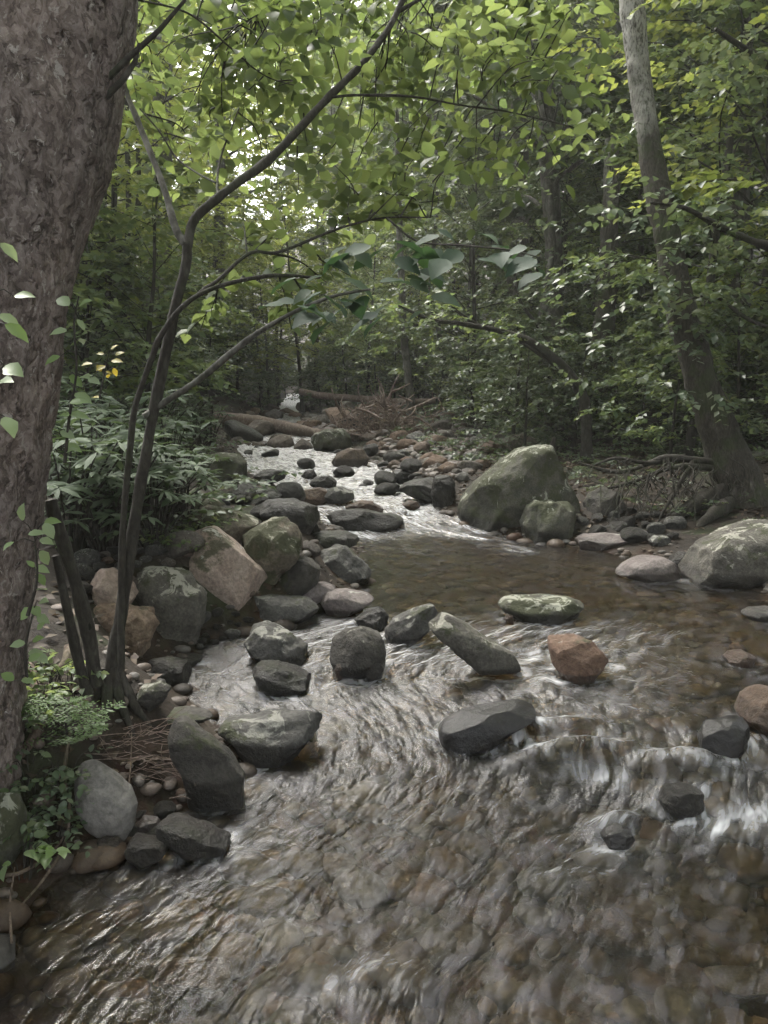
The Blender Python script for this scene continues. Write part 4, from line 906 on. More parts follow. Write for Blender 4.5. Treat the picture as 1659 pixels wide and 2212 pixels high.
link('crown', cr.mesh('crown', M['leaf_mid']), tuple(W[-1] - lb - np.array([0, 0, 2.2])), parent=lt)  # unseen crown above the frame, added to shade the stream

# ---- other single trees you can tell apart
def single(name, label, cat, base_px, pts, widths, mat='bark_grey', crown=None, seg=14, knob=.15, seed=1, extra=(), cmat='leaf_mid', tmpl=LEAF_FAR):
    b = at(*base_px); y = b[1]; t = thing(name, b, label, cat)
    W = crom(P3([(u, v, y + (dy[0] if dy else 0)) for u, v, *dy in pts]), 10)
    mb = MB(); tube(mb, W - b, [px(w, y) for w in widths], seg, knob, seed, knobf=6)
    link('trunk', mb.mesh('trunk', M[mat]), parent=t)
    for k, (ep, ew) in enumerate(extra):
        m2 = MB(); tube(m2, crom(P3([(u, v, y + (dy[0] if dy else 0)) for u, v, *dy in ep]), 8) - b, [px(w, y) for w in ew], 8, .2, seed + k, knobf=6); link('limb', m2.mesh('limb', M[mat]), parent=t)
    if crown:
        n, L, leaf, lo = crown; rg = np.random.default_rng(seed); m3 = MB(); P, D = [], []
        for k in range(n):
            q = rg.uniform(lo, 1); p = W[int(q * (len(W) - 1))]; a = rg.uniform(0, 6.28); d = np.array([cos(a), sin(a), rg.uniform(-.2, .5)])
            P.append(p - b + d * L * rg.uniform(0, .8)); D.append(d + rg.normal(size=3) * .3)
        sprays(m3, P, D, rg.uniform(.3, .8, n) * L * .6, 11, leaf, rg, tmpl)
        link('crown', m3.mesh('crown', M[cmat]), parent=t)
    return t
single('arching_tree', 'dark arching tree with two curved stems reaching left over the right bank', 'tree', (1266, 1000),
       [(1268, 1010), (1267, 960), (1266, 900), (1258, 850), (1225, 800), (1185, 765), (1140, 735), (1080, 715), (1000, 700, -.3), (930, 690, -.5), (860, 660, -.6)], [30, 26, 22, 20, 18, 16, 13, 10, 7, 5], 'bark_thin', (46, .9, .09, .55), seed=31, knob=.1,
       extra=[([(1263, 900, .1), (1250, 850, .15), (1215, 800, .2), (1160, 760, .2), (1100, 722, .2), (1045, 707, .2), (985, 670, 0), (940, 600, 0)], [18, 14, 11, 8, 4])])
single('broken_trunk', 'stout trunk with a pale scarred patch behind the arching tree', 'tree', (1325, 935), [(1332, 950), (1322, 890), (1308, 820), (1300, 750), (1305, 690), (1312, 600), (1318, 480), (1322, 300)], [34, 36, 42, 44, 40, 36, 30], 'bark_lean', (60, 1.3, .1, .3), seed=33, cmat='leaf_dark')
single('slim_tree', 'slim dark tree rising straight out of the stick pile', 'tree', (890, 915), [(890, 930), (888, 880), (880, 800), (872, 720), (868, 620), (862, 480), (858, 300), (850, 100)], [24, 18, 16, 15, 14, 12, 8], 'bark_grey', (100, 1.6, .12, .25), seed=35, cmat='leaf_mid')
single('slim_tree', 'slim kinked tree right of the stick pile', 'tree', (965, 880), [(968, 890), (962, 830), (955, 760), (945, 700), (930, 650), (935, 560), (945, 420), (940, 250)], [14, 12, 12, 12, 9, 6], 'bark_thin', (90, 1.6, .12, .25), seed=36, cmat='leaf_bright')
single('slim_tree', 'dark twisted tree behind the arching tree', 'tree', (1225, 930), [(1232, 940), (1222, 870), (1205, 800), (1190, 740), (1172, 690), (1178, 640), (1190, 560), (1190, 400)], [16, 18, 18, 18, 16, 12], 'bark_grey', (60, 1.5, .1, .4), seed=37, cmat='leaf_dark')
single('slim_tree', 'thin sapling pole crossing in front of the twisted tree', 'tree', (1240, 945), [(1244, 950), (1225, 860), (1205, 770), (1150, 690), (1120, 640), (1110, 560)], [9, 8, 7, 4], 'bark_thin', (26, .8, .09, .4), seed=38, cmat='leaf_dark')
single('forest_tree', 'straight grey trunk behind the fork of the sapling', 'tree', (335, 855), [(335, 870), (338, 760), (342, 640), (345, 520), (350, 400), (352, 200), (355, 0), (358, -300)], [60, 50, 46, 42, 38, 34, 30], 'bark_grey', (90, 2.8, .17, .55), seed=39, cmat='leaf_bright')
single('slim_tree', 'thin wavy trunk left of the straight grey trunk', 'tree', (285, 870), [(283, 880), (275, 760), (280, 600), (292, 480), (300, 400), (296, 250), (300, 50)], [13, 11, 10, 9, 6], 'bark_thin', (80, 1.8, .12, .4), seed=40, cmat='leaf_bright')
single('forest_tree', 'broad dark trunk at the right edge behind the leaning tree', 'tree', (1585, 915), [(1590, 930), (1588, 820), (1590, 700), (1592, 500), (1596, 300), (1600, 100), (1606, -300)], [70, 58, 54, 50, 46, 40], 'bark_grey', (70, 2.6, .16, .5), seed=41, cmat='leaf_dark')
single('slim_tree', 'grey pole trunk between the scarred trunk and the leaning tree', 'tree', (1385, 900), [(1386, 910), (1384, 800), (1388, 650), (1384, 480), (1380, 200)], [13, 12, 11, 8], 'bark_grey', (60, 1.6, .12, .45), seed=42, cmat='leaf_dark')
single('slim_tree', 'thin dark pole trunk just right of the kinked tree', 'tree', (1040, 835), [(1040, 850), (1036, 760), (1030, 660), (1034, 520), (1030, 350)], [13, 12, 10, 8], 'bark_thin', (70, 1.6, .12, .4), seed=43, cmat='leaf_mid')
# dark branch from a tree outside the frame on the right
b = at(2050, 1000); t = thing('leafy_branch_tree', b, 'tree outside the right edge whose bare dark branches reach into the photo', 'tree')
mb = MB(); tube(mb, crom(P3([(2060, 1100, b[1]), (2050, 600, b[1]), (2055, 100, b[1]), (2060, -400, b[1])]), 8) - b, [.2, .18, .15, .1], 14, .15, 2); link('trunk', mb.mesh('trunk', M['bark_grey']), parent=t)
rg = np.random.default_rng(44); lf = MB()
for pts, w in (([(2050, 620, b[1]), (1800, 560, b[1] - 1.4), (1659, 532, b[1] - 2), (1560, 492, b[1] - 2.2), (1480, 450, b[1] - 2.3), (1405, 438, b[1] - 2.4)], 16), ([(2055, 330, b[1]), (1800, 210, b[1] - 1.5), (1659, 137, b[1] - 2.2), (1600, 100, b[1] - 2.4), (1545, 62, b[1] - 2.5)], 20), ([(2052, 700, b[1]), (1800, 720, b[1] - 1), (1640, 700, b[1] - 1.4), (1540, 640, b[1] - 1.5), (1450, 660, b[1] - 1.6)], 10)):
    W = crom(P3(pts), 8); mb = MB(); tube(mb, W - b, [px(w * 1.5, b[1]), px(w, b[1] - 2), px(w * .3, b[1] - 2)], 8, .2, w); link('limb', mb.mesh('limb', M['bark_thin']), parent=t)
    P, D = [], []
    for k in range(26):
        p = W[rg.integers(8, len(W))]; a = rg.uniform(0, 6.28); P.append(p - b + rg.normal(size=3) * .12); D.append([cos(a), sin(a), .1])
    sprays(lf, P, D, rg.uniform(.3, .7, 26), 10, .085, rg, LEAF_NEAR, .3, .4)
link('foliage', lf.mesh('foliage', M['leaf_dark'], True), parent=t)
tk, cr = grow(78, H=9, cb=.3, Rc=6.5, nl=42, ntw=18, nlf=14, leaf=.2, tr=.12, top=.6)
link('crown', cr.mesh('crown', M['leaf_mid']), tuple(np.array([4.6, -.8, 7.0]) - b), parent=t)  # added overhead canopy, out of view and off its trunk, for foreground shade

# ---- forest: three kinds of tree and shrub, copied
pk = dict(
    under=[proto_tree('understory_tree', 200 + k, M['bark_thin'], M[('leaf_mid', 'leaf_bright', 'leaf_dark', 'leaf_bright')[k]], 'tree', H=(7.5, 8.5, 7, 9.5)[k], cb=(1.3, 1.8, 1.2, 2)[k], Rc=(2.3, 2.6, 2.2, 2.8)[k], nl=30, ntw=11, nlf=14, leaf=.135, tr=.06, lean=.08) for k in range(4)],
    tall=[proto_tree('forest_tree', 220 + k, M['bark_grey'], M[('leaf_bright', 'leaf_mid', 'leaf_dark')[k]], 'tree', H=(19, 22, 18)[k], cb=(6, 7, 4)[k], Rc=(4.2, 4.6, 4.2)[k], nl=44, ntw=16, nlf=18, leaf=.25, tr=.2, lean=.03) for k in range(3)],
    shrub=[proto_tree('shrub', 240 + k, M['bark_thin'], M[('leaf_dark', 'leaf_mid', 'leaf_dark')[k]], 'shrub', H=(1.7, 2.1, 1.4)[k], cb=.12, Rc=(.95, 1.1, .9)[k], nl=20, ntw=8, nlf=11, leaf=.082, tr=.02, lean=.1, top=.5) for k in range(3)])
rg = np.random.default_rng(99)
def zone(x, y):
    l, r = edges(y)
    if y > 30 and abs(x - (l + r) / 2) < 7: return 'head'
    return 'left' if x < (l + r) / 2 else 'right'
LAB = {('under', 'left'): ('slender understory tree with layered light green leaves up the left bank', 'understory trees up the left bank'),
       ('under', 'right'): ('leafy understory tree in the shaded woods of the right bank', 'understory trees on the right bank'),
       ('under', 'head'): ('leafy tree closing off the stream at its far upstream bend', 'trees at the far bend'),
       ('tall', 'left'): ('tall sunlit forest tree on the slope beyond the left bank', 'tall trees beyond the left bank'),
       ('tall', 'right'): ('tall dark forest tree deep in the woods on the right', 'tall trees in the right woods'),
       ('tall', 'head'): ('tall bright crowned tree far up the stream valley', 'tall trees up the valley'),
       ('shrub', 'left'): ('low leafy shrub on the shaded left bank', 'shrubs on the left bank'),
       ('shrub', 'right'): ('dense dark green shrub in the thicket on the right bank', 'shrubs on the right bank'),
       ('shrub', 'head'): ('leafy shrub by the far upstream bend', 'shrubs at the far bend')}
def strew(kind, n, f, mind, scl, which=None):
    pl = []
    tries = 0
    while len(pl) < n and tries < n * 60:
        tries += 1; x, y = f()
        if y > 6:
            u_, v_ = project([x, y, float(ground(x, y))])
            if 520 < u_ < 1010 and y < 24 and kind != 'tall': continue
            if u_ < 1090 and 520 < u_ and v_ > 930: continue
            if kind != 'tall' and 1000 < u_ < 1430 and y < (15 if kind == 'under' else 12) and v_ > 900: continue
        if any((x - a) ** 2 + (y - b_) ** 2 < mind ** 2 for a, b_ in pl): continue
        pl.append((x, y)); zn = zone(x, y); k = rg.choice(which[zn]) if which else rg.integers(len(pk[kind]))
        place(pk[kind][k], x, y, rg.uniform(0, 6.28), rg.uniform(*scl), *LAB[(kind, zn)])
def side(lo, hi, ymin, ymax, sgn, fov=.62):
    def f():
        y = rg.uniform(ymin, ymax); l, r = edges(y)
        for _ in range(20):
            d = rg.uniform(lo, hi); x = l - d if sgn < 0 else r + d
            if abs(x) < fov * y + 1.5: break
        return x, y
    return f
strew('under', 34, side(1.6, 10, 9.5, 34, -1), 1.6, (.75, 1.1), {'left': [3, 1, 3], 'right': [0], 'head': [0]})
strew('under', 44, side(2.6, 12, 10, 34, 1), 1.6, (.8, 1.15), {'right': [2, 0, 2], 'left': [0], 'head': [0]})
def headf():
    y = rg.uniform(31, 46); l, r = edges(y); return (l + r) / 2 + rg.uniform(-7, 7), y
def nearf():
    y = rg.uniform(24.5, 31); l, r = edges(y); return rg.uniform(l - 3.5, r + 4), y
strew('under', 13, nearf, 1.3, (.6, .95), {'head': [1, 3, 0], 'left': [1, 3], 'right': [1, 0]})
strew('under', 24, headf, 1.5, (.8, 1.2), {'head': [0, 1, 2, 3], 'left': [1], 'right': [1]})
strew('tall', 8, side(4.5, 22, 17, 50, -1), 4, (.85, 1.15), {'left': [0, 1], 'head': [0], 'right': [1]})
strew('tall', 19, side(4, 22, 12, 50, 1), 3.2, (.85, 1.15), {'right': [2, 1], 'head': [1], 'left': [0]})
def headt():
    return rg.uniform(-26, 20), rg.uniform(46, 75)
for k, (x, y) in enumerate(((-5.6, 28.5), (-2.4, 44))): place(pk['tall'][k % 2], x, y, k * 1.3, 1.0, *LAB[('tall', 'head')])
strew('tall', 22, headt, 2.6, (.9, 1.2), {'head': [0, 1], 'left': [0, 1], 'right': [1, 2]})
strew('shrub', 46, side(.9, 5.5, 8.5, 28, -1), .75, (.9, 1.7), {'left': [1, 1, 0], 'head': [1], 'right': [1]})
strew('shrub', 110, side(.9, 8, 10.2, 28, 1), .8, (.7, 1.3))
def heads():
    y = rg.uniform(29, 50); l, r = edges(y); return (l + r) / 2 + rg.uniform(-5, 6), y
strew('shrub', 16, nearf, .9, (.8, 1.3))
strew('shrub', 34, heads, 1.0, (.9, 1.5))

place(pk['under'][3], 4.25, 7.9, .6, 1.05, 'leafy understory tree whose crown hangs in front of the leaning tree', None)
place(pk['under'][1], 5.0, 10.6, 2., 1.0, 'understory tree filling the dark gap right of the leaning tree', None)
def around():  # unseen trees, added to block the open sky behind and beside the camera
    while 1:
        x, y = rg.uniform(-16, 16), rg.uniform(-17, 9)
        if math.hypot(x, y) > 3.4 and abs(x) > .55 * max(y, 0) + 3.2 and (y < 1 or abs(x) > 6.5 or y > 20): return x, y
LAB.update({('tall', z): ('forest tree on the near banks outside the photo', 'trees around the viewpoint') for z in ('left', 'right', 'head')})
LAB.update({('under', z): ('understory tree on the near banks outside the photo', 'understory trees around the viewpoint') for z in ('left', 'right', 'head')})
strew('tall', 20, around, 3.0, (.8, 1.05))
strew('under', 22, around, 1.9, (.8, 1.1))

# ---- rhododendron like shrubs with whorled long leaves, left bank
def rhodo(seed, nst, h, spread, lf):
    rg = np.random.default_rng(seed); st = MB(); lv_ = MB(); pos, dr, nr, sz = [], [], [], []
    for k in range(nst):
        a = rg.uniform(0, 6.28); d = spread * math.sqrt(rg.random()); tip = np.array([cos(a) * d, sin(a) * d, h * rg.uniform(.45, 1)])
        tube(st, crom([[cos(a) * .03, sin(a) * .03, -.05], tip * [.5, .5, .6], tip], 4), [.009, .006, .004], 5, cap=False)
        n = rg.integers(7, 12); ax = np.array([cos(a) * .3, sin(a) * .3, 1]) + rg.normal(size=3) * .25
        for q in range(n):
            b_ = q / n * 6.28 + rg.normal() * .2; dd = np.array([cos(b_), sin(b_), rg.uniform(-.45, .3)])
            pos.append(tip); dr.append(dd); nr.append(ax); sz.append(lf * rg.uniform(.7, 1.15))
    add_leaves(lv_, pos, dr, nr, np.array(sz), LEAF_LONG, .85)
    return st, lv_
RH = []
for k in range(3):
    st, lv_ = rhodo(300 + k, 26, .62, .42, .15)
    r = thing('long_leaved_shrub', (0, 0, -500), 'x', 'shrub'); link('stem', st.mesh('stem', M['bark_thin']), parent=r); link('foliage', lv_.mesh('foliage', M['leaf_rhodo'], True), parent=r); RH.append(r)
rg = np.random.default_rng(12)
for k, (u, v) in enumerate([(150, 1180), (225, 1190), (330, 1175), (400, 1110), (200, 1100), (370, 1040), (270, 1080), (160, 1020), (330, 990), (420, 985), (240, 1000), (130, 960), (300, 940), (390, 945), (200, 930), (455, 955), (345, 1120), (265, 1150)]):
    p = at(u, v); place(RH[k % 3], p[0], p[1], rg.uniform(0, 6), rg.uniform(.75, 1.15), 'low shrub with whorls of long narrow leaves on the left bank', 'long leaved shrubs on the left bank')

# ---- leafy shoots in front of the big trunk
def shoot(label, pts, leaves, mat, Y, size, seed, extra=8, name='leafy_shoot'):
    rg = np.random.default_rng(seed); b = at_y(pts[0][0], pts[0][1], Y); t = thing(name, b, label, 'plant')
    W = crom(P3([(u, v, Y) for u, v in pts]), 8); m_ = MB(); tube(m_, W - b, [.006, .004, .002], 6, .2, seed)
    pos, dr, nr, sz = [], [], [], []
    for (u, v, an) in leaves:
        p = at_y(u, v, Y + rg.normal() * .06); k = np.argmin(np.linalg.norm(W - p, axis=1)); tube(m_, np.array([W[k], (W[k] + p) / 2 + [0, 0, .01], p]) - b, [.002, .0015, .0012], 4, cap=False)
        a = RAD(an) + rg.normal() * .2; pos.append(p - b); dr.append([cos(a), rg.normal() * .4, sin(a)]); nr.append([rg.normal() * .3, -.6, .8]); sz.append(size * rg.uniform(.75, 1.15))
    for k in range(extra):
        i_ = rg.integers(3, len(W)); a = rg.uniform(-.6, 3.7); pos.append(W[i_] - b + rg.normal(size=3) * .02); dr.append([cos(a), rg.normal() * .5, sin(a) * .5]); nr.append([rg.normal() * .3, -.4, 1]); sz.append(size * rg.uniform(.6, 1))
    lm = MB(); add_leaves(lm, pos, dr, nr, np.array(sz), LEAF_NEAR, .95)
    link('stem', m_.mesh('stem', M['bark_thin']), parent=t); link('foliage', lm.mesh('foliage', M[mat], True), parent=t)
shoot('thin shoot with pale leaves against the right side of the big trunk', [(140, 1000), (150, 900), (165, 800), (160, 700), (170, 640)], [(150, 660, 160), (170, 662, 15), (165, 690, -50), (145, 715, 190), (150, 810, -30), (172, 815, 0), (190, 818, -5), (130, 770, 200), (160, 850, -15), (150, 870, 10), (150, 895, -20), (130, 930, -30), (140, 960, -35), (125, 985, -20)], 'leaf_pale', 2.35, .05, 61, 3)
shoot('small yellow green sprig at the foot of the big trunk', [(60, 1330), (80, 1250), (75, 1160)], [(48, 1125, 100), (30, 1170, 220), (60, 1155, 10), (85, 1165, -10), (95, 1128, 0), (85, 1190, -60), (95, 1130, -50), (80, 1240, -55), (75, 1225, -20), (70, 1310, -40)], 'leaf_pale', 2.3, .05, 62, 2)
shoot('pale leaved shoot low beside the trunk base', [(60, 1480), (55, 1400), (75, 1310)], [(85, 1300, -10), (70, 1315, 200), (80, 1330, -40), (55, 1390, 170), (70, 1385, 20), (60, 1412, -10), (80, 1415, -20), (30, 1470, 160), (45, 1470, -15)], 'leaf_pale', 2.35, .052, 63, 2)
shoot('bright leaf sprig cut by the left edge of the photo', [(-50, 960), (-25, 830), (-15, 690), (-12, 520)], [(-10, 830, 15), (5, 805, 10), (10, 790, -10), (-5, 680, -25), (10, 700, -30), (10, 900, -50), (0, 525, -25), (30, 640, -25)], 'leaf_pale', 1.9, .055, 64, 0)
M['leaf_yellow'] = mat_leaf('yellowed leaf', [(.32, .26, .04), (.4, .33, .06), (.2, .2, .04)], .5)
shoot('sprig of yellowed leaves in the dim shrubs left of the sapling', [(215, 860), (225, 810), (235, 765)], [(240, 755, 40), (225, 765, 170), (240, 780, -20), (228, 790, 200), (245, 795, -60), (200, 785, 190), (250, 768, 10)], 'leaf_yellow', 4.6, .06, 65, 4)
# ---- ground plants on the near left bank
def tuft(label, u, v, n, size, mat, seed, h=.16, sp=.16, tmpl=LEAF_NEAR, name='seedling_patch', wid=.9):
    rg = np.random.default_rng(seed); b = at(u, v); t = thing(name, b, label, 'plant'); st = MB(); lm = MB(); P, D = [], []
    for k in range(n):
        a = rg.uniform(0, 6.28); tip = np.array([cos(a) * sp * rg.random(), sin(a) * sp * rg.random(), h * rg.uniform(.4, 1)])
        tube(st, crom([[tip[0] * .3, tip[1] * .3, -.03], tip * [.6, .6, .7], tip], 3), [.003, .002, .0015], 4, cap=False); P.append(tip * [.8, .8, .8]); D.append([cos(a), sin(a), .25])
    sprays(lm, P, D, rg.uniform(.05, .12, n), 5, size, rg, tmpl, .25, .4, wid=wid)
    link('stem', st.mesh('stem', M['bark_thin']), parent=t); link('foliage', lm.mesh('foliage', M[mat], True), parent=t)
tuft('round leaved seedlings in the bottom left corner', 50, 1890, 12, .05, 'leaf_pale', 71, .14, .14)
for k, (u, v) in enumerate([(60, 1650), (130, 1690), (60, 1710), (110, 1760), (150, 1720), (40, 1800), (120, 1830), (20, 1600)]):
    tuft(['small dark ground plant above the oval grey boulder', 'dark ground plant left of the oval grey boulder top', 'ground plant in the dim corner under the hemlock sprig', 'trailing ground plant beside the oval grey boulder', 'ground plant touching the oval grey boulder', 'ground plant above the bottom left seedlings', 'ground plant at the roots left of the little stones', 'ground plant below the big trunk'][k], u, v, 12, .035, 'leaf_dark', 80 + k, .1, .14, name='ground_plant')
rg = np.random.default_rng(6)
for k in range(9):
    u, v = [(95, 1560), (150, 1500), (455, 1150), (420, 1170), (350, 1190), (470, 1140), (400, 1195), (100, 1480), (30, 1530)][k]
    tuft(['ferny seedling among the roots by the trunk base', 'seedling between the trunk and the sapling stems', 'bright green seedling above the pinkish tan boulder', 'green seedling left of the pinkish tan boulder top', 'low green plant behind the lichen crusted block', 'leafy seedling against the mossy slab', 'green seedling tucked above the lichen crusted block', 'seedling in the leaf litter by the big trunk', 'seedling at the left edge among roots'][k], u, v, 14, .04, 'leaf_mid', 90 + k, .13, .15, name='seedling')
# hemlock sprig
b = at(150, 1620); t = thing('hemlock_seedling', b, 'feathery hemlock seedling on the near left bank', 'plant'); st = MB(); lm = MB(); rg = np.random.default_rng(17)
tube(st, crom([[0, 0, -.05], [.0, -.02, .12], [.01, -.04, .22]], 5), [.006, .004, .002], 6)
for k in range(16):
    a = rg.uniform(0, 6.28); z = rg.uniform(.04, .22); d = np.array([cos(a), sin(a) * .8, rg.uniform(-.1, .35)]); L = rg.uniform(.1, .24); s = np.array([0, -.02, z])
    tube(st, np.array([s, s + d * L]), [.002, .001], 4, cap=False)
    for q in range(7):
        f = .15 + .8 * q / 7; p = s + d * L * f; sg = 1 if q % 2 else -1; d2 = d + np.array([-d[1], d[0], 0]) * sg * 1.2; l2 = .09 * (1.1 - f)
        m = 10; tt = (np.arange(m) + .5) / m; pp = p + d2[None] * (l2 * tt)[:, None]; sd = np.array([-d2[1], d2[0], 0]); dr = d2 * .5 + sd * np.where(np.arange(m) % 2, 1, -1)[:, None]
        add_leaves(lm, pp, dr, np.tile([0, 0, 1.], (m, 1)) + rg.normal(size=(m, 3)) * .2, .022, LEAF_FAR, .55)
link('stem', st.mesh('stem', M['bark_thin']), parent=t); link('foliage', lm.mesh('foliage', M['needle'], True), parent=t)

# ---- dead wood
def log(label, pts, w, mat, name='fallen_log', stubs=(), dy=None, cat='log'):
    a = at(pts[0][0], pts[0][1]); e = at(pts[-1][0], pts[-1][1]); n = len(pts)
    Yl = np.interp(np.linspace(0, 1, n), [0, 1], dy if dy else [a[1], e[1]])
    W = crom(P3([(u, v, Yl[k]) for k, (u, v) in enumerate(pts)]), 8); b = W[0]; m_ = MB(); tube(m_, W - b, [px(q, Yl[0]) for q in w], 14, .14, int(pts[0][0]), knobf=5)
    o = link(name, m_.mesh(name, M[mat]), b, label=label, category=cat)
    for k, (sp_, sw) in enumerate(stubs):
        m2 = MB(); tube(m2, crom(P3([(u, v, Yl[0] - .05) for u, v in sp_]), 5) - b, [px(sw, Yl[0]), px(sw * .5, Yl[0])], 7, .2, k); link('branch_stub', m2.mesh('branch_stub', M[mat]), parent=o)
    return o
log('bare pale log fallen across the stream above the riffle', [(468, 903), (520, 909), (580, 917), (640, 928), (705, 942)], [27, 29, 28, 25, 20], 'drift', stubs=[([(530, 914), (535, 902)], 6), ([(640, 932), (655, 915), (672, 905)], 8)])
log('reddish log lying on the far bank left of the stick pile', [(648, 846), (700, 855), (760, 860), (850, 866), (940, 866)], [14, 15, 14, 12, 9], 'twigred', dy=[24, 23])
log('mossy log slanting down the left bank to the stream', [(340, 880), (390, 915), (440, 935), (490, 950)], [26, 26, 24, 20], 'bark_grey', stubs=[([(400, 900), (440, 892), (465, 895)], 9), ([(470, 945), (480, 975)], 8)])
log('log on the gravel right of the stick pile', [(930, 905), (960, 898), (990, 893)], [10, 12, 10], 'twigred')
log('mossy log on the forest floor right of the scarred trunk', [(1290, 935), (1340, 930), (1400, 940)], [14, 16, 12], 'bark_grey')
log('log lying behind the leaning tree at the right edge', [(1620, 985), (1680, 984), (1760, 984)], [22, 24, 22], 'bark_grey')
log('bleached bent branch lying behind the huge boulder', [(1225, 1000), (1260, 1018), (1300, 1030), (1330, 1032)], [8, 12, 9, 5], 'drift', 'driftwood_branch', cat='branch')
o = log('short black stump standing behind the huge boulder', [(1196, 985), (1193, 965), (1198, 945)], [16, 13, 9], 'bark_thin', 'stump', cat='stump', dy=[10.2, 10.2])
rg = np.random.default_rng(8)
pc = at(820, 945); 
for k in range(64):
    y_ = pc[1] + rg.uniform(-.3, 1.0); u, v = rg.normal() * 46 + 820, rg.uniform(862, 952)
    a = rg.uniform(-.5, 3.6) if k % 3 else rg.normal() * .4 + .3; L = rg.uniform(25, 80); pts = [(u, v, y_)]
    for s in range(3): pts.append((pts[-1][0] + cos(a) * L / 3 + rg.normal() * 4, pts[-1][1] - sin(a) * L / 3 + rg.normal() * 4, y_ + rg.normal() * .1)); a += rg.normal() * .35
    W = crom(P3(pts), 4); m_ = MB(); w = rg.uniform(3, 8); tube(m_, W - W[0], [px(w, y_), px(w * .7, y_), px(w * .3, y_)], 5, .2, k)
    link('driftwood_stick', m_.mesh('driftwood_stick', M['drift' if k % 3 == 0 else 'twigred']), W[0], label='bare tangled stick in the driftwood heap under the slim dark tree', category='stick', group='sticks of the driftwood heap')
for lab, pts in (('long pale stick poking up right out of the driftwood heap', [(870, 890), (900, 878), (945, 858)]), ('pale forked stick reaching down to the gravel from the driftwood heap', [(835, 900), (848, 930), (875, 962)]), ('bleached stick lying on the cobbles right of the driftwood heap', [(905, 965), (940, 960), (975, 955)]), ('tall pale stick leaning at the top of the driftwood heap', [(815, 850), (830, 880), (850, 925)]), ('pale crooked stick hanging at the right side of the heap', [(872, 885), (850, 915), (862, 950)])):
    W = crom(P3([(u, v, pc[1] + .1) for u, v in pts]), 6); m_ = MB(); tube(m_, W - W[0], [px(6, pc[1]), px(5, pc[1]), px(3, pc[1])], 6, .2, 3); link('driftwood_stick', m_.mesh('driftwood_stick', M['drift']), W[0], label=lab, category='stick')
m_ = MB()
for k in range(330):
    y_ = pc[1] + rg.uniform(-.2, 1.1); u = rg.normal() * 46 + 818; v = rg.uniform(895, 962) - max(0, 60 - abs(u - 820)) * .6; a = rg.uniform(0, 6.28); L = rg.uniform(12, 40); pts = [(u, v, y_)]
    for s in range(3): pts.append((pts[-1][0] + cos(a) * L / 3, pts[-1][1] - sin(a) * L / 3, y_)); a += rg.normal() * .6
    tube(m_, crom(P3(pts), 3) - pc, [px(3, y_), px(1.5, y_)], 4, cap=False)
link('twig_tangle', m_.mesh('twig_tangle', M['twigred']), pc, kind='stuff')
# sticks at the near left edge
for k, (lab, pts, w) in enumerate((('thick short stick lying over the leaning dark slab', [(345, 1645), (390, 1652), (430, 1640), (458, 1632)], 12), ('thin white twig on the face of the leaning dark slab', [(432, 1640), (470, 1665), (515, 1692)], 4), ('shorter white twig beside the one on the dark slab', [(430, 1650), (455, 1680)], 3), ('pale twig at the foot of the leaning dark slab', [(372, 1732), (400, 1728), (418, 1734)], 4),
        ('upright bare twig left of the leaning dark slab', [(285, 1720), (290, 1660), (292, 1590)], 5), ('long thin twig lying under the sapling roots', [(230, 1640), (290, 1650), (400, 1620)], 4), ('thin dead branch hanging down beside the oval grey boulder', [(160, 1590), (150, 1680), (160, 1760), (150, 1830), (110, 1900), (60, 1960)], 9), ('bent root like stick in the bottom left corner', [(0, 1900), (60, 1890), (120, 1850), (160, 1800)], 10), ('crooked dead twig standing in the bottom left water', [(40, 2040), (35, 1960), (45, 1880)], 8), ('pale stick end on the inlet bank', [(318, 1505), (345, 1508), (368, 1512)], 6))):
    P = [at(u, v) for u, v in pts]; W = crom([p + [0, -.04, .035] for p in P], 6); m_ = MB(); tube(m_, W - W[0], [px(w, W[0][1]), px(w * .8, W[0][1]), px(w * .45, W[0][1])], 7, .2, k); link('stick', m_.mesh('stick', M['drift' if k in (1, 2, 3, 9) else 'root']), W[0], label=lab, category='stick')
m_ = MB(); c0 = at(310, 1640)
for k in range(90):
    p = at(rg.normal() * 65 + 315, rg.uniform(1590, 1690)) + [0, 0, rg.uniform(0, .05)]; a = rg.normal() * .8; L = rg.uniform(.06, .22); e = p + [cos(a) * L, sin(a) * L * .5, rg.normal() * .04]
    tube(m_, crom([p, (p + e) / 2 + rg.normal(size=3) * .012, e], 3) - c0, [.0016, .0008], 4, cap=False)
link('twig_litter', m_.mesh('twig_litter', M['twigred']), c0, kind='stuff')
# exposed roots at the foot of the big trunk
for k, (lab, pts, w) in enumerate((('thick tan root curving down below the big trunk', [(20, 1425), (60, 1445), (85, 1490), (70, 1530)], 45), ('brown knobbed root left of the sapling base', [(150, 1395), (140, 1430), (90, 1460), (40, 1470)], 32), ('mossy root arching beside the hemlock seedling', [(100, 1490), (95, 1540), (60, 1600), (20, 1650)], 48), ('lower brown root running into the bottom left bank', [(0, 1640), (50, 1640), (90, 1665)], 28))):
    P = [at(u, v) for u, v in pts]; W = crom([p - [0, 0, .012] for p in P], 8); m_ = MB(); tube(m_, W - W[0], [px(w * .7, W[0][1]), px(w * .6, W[0][1]), px(w * .3, W[0][1])], 14, .35, k, knobf=8); link('surface_root', m_.mesh('surface_root', M['root']), W[0], label=lab, category='root')

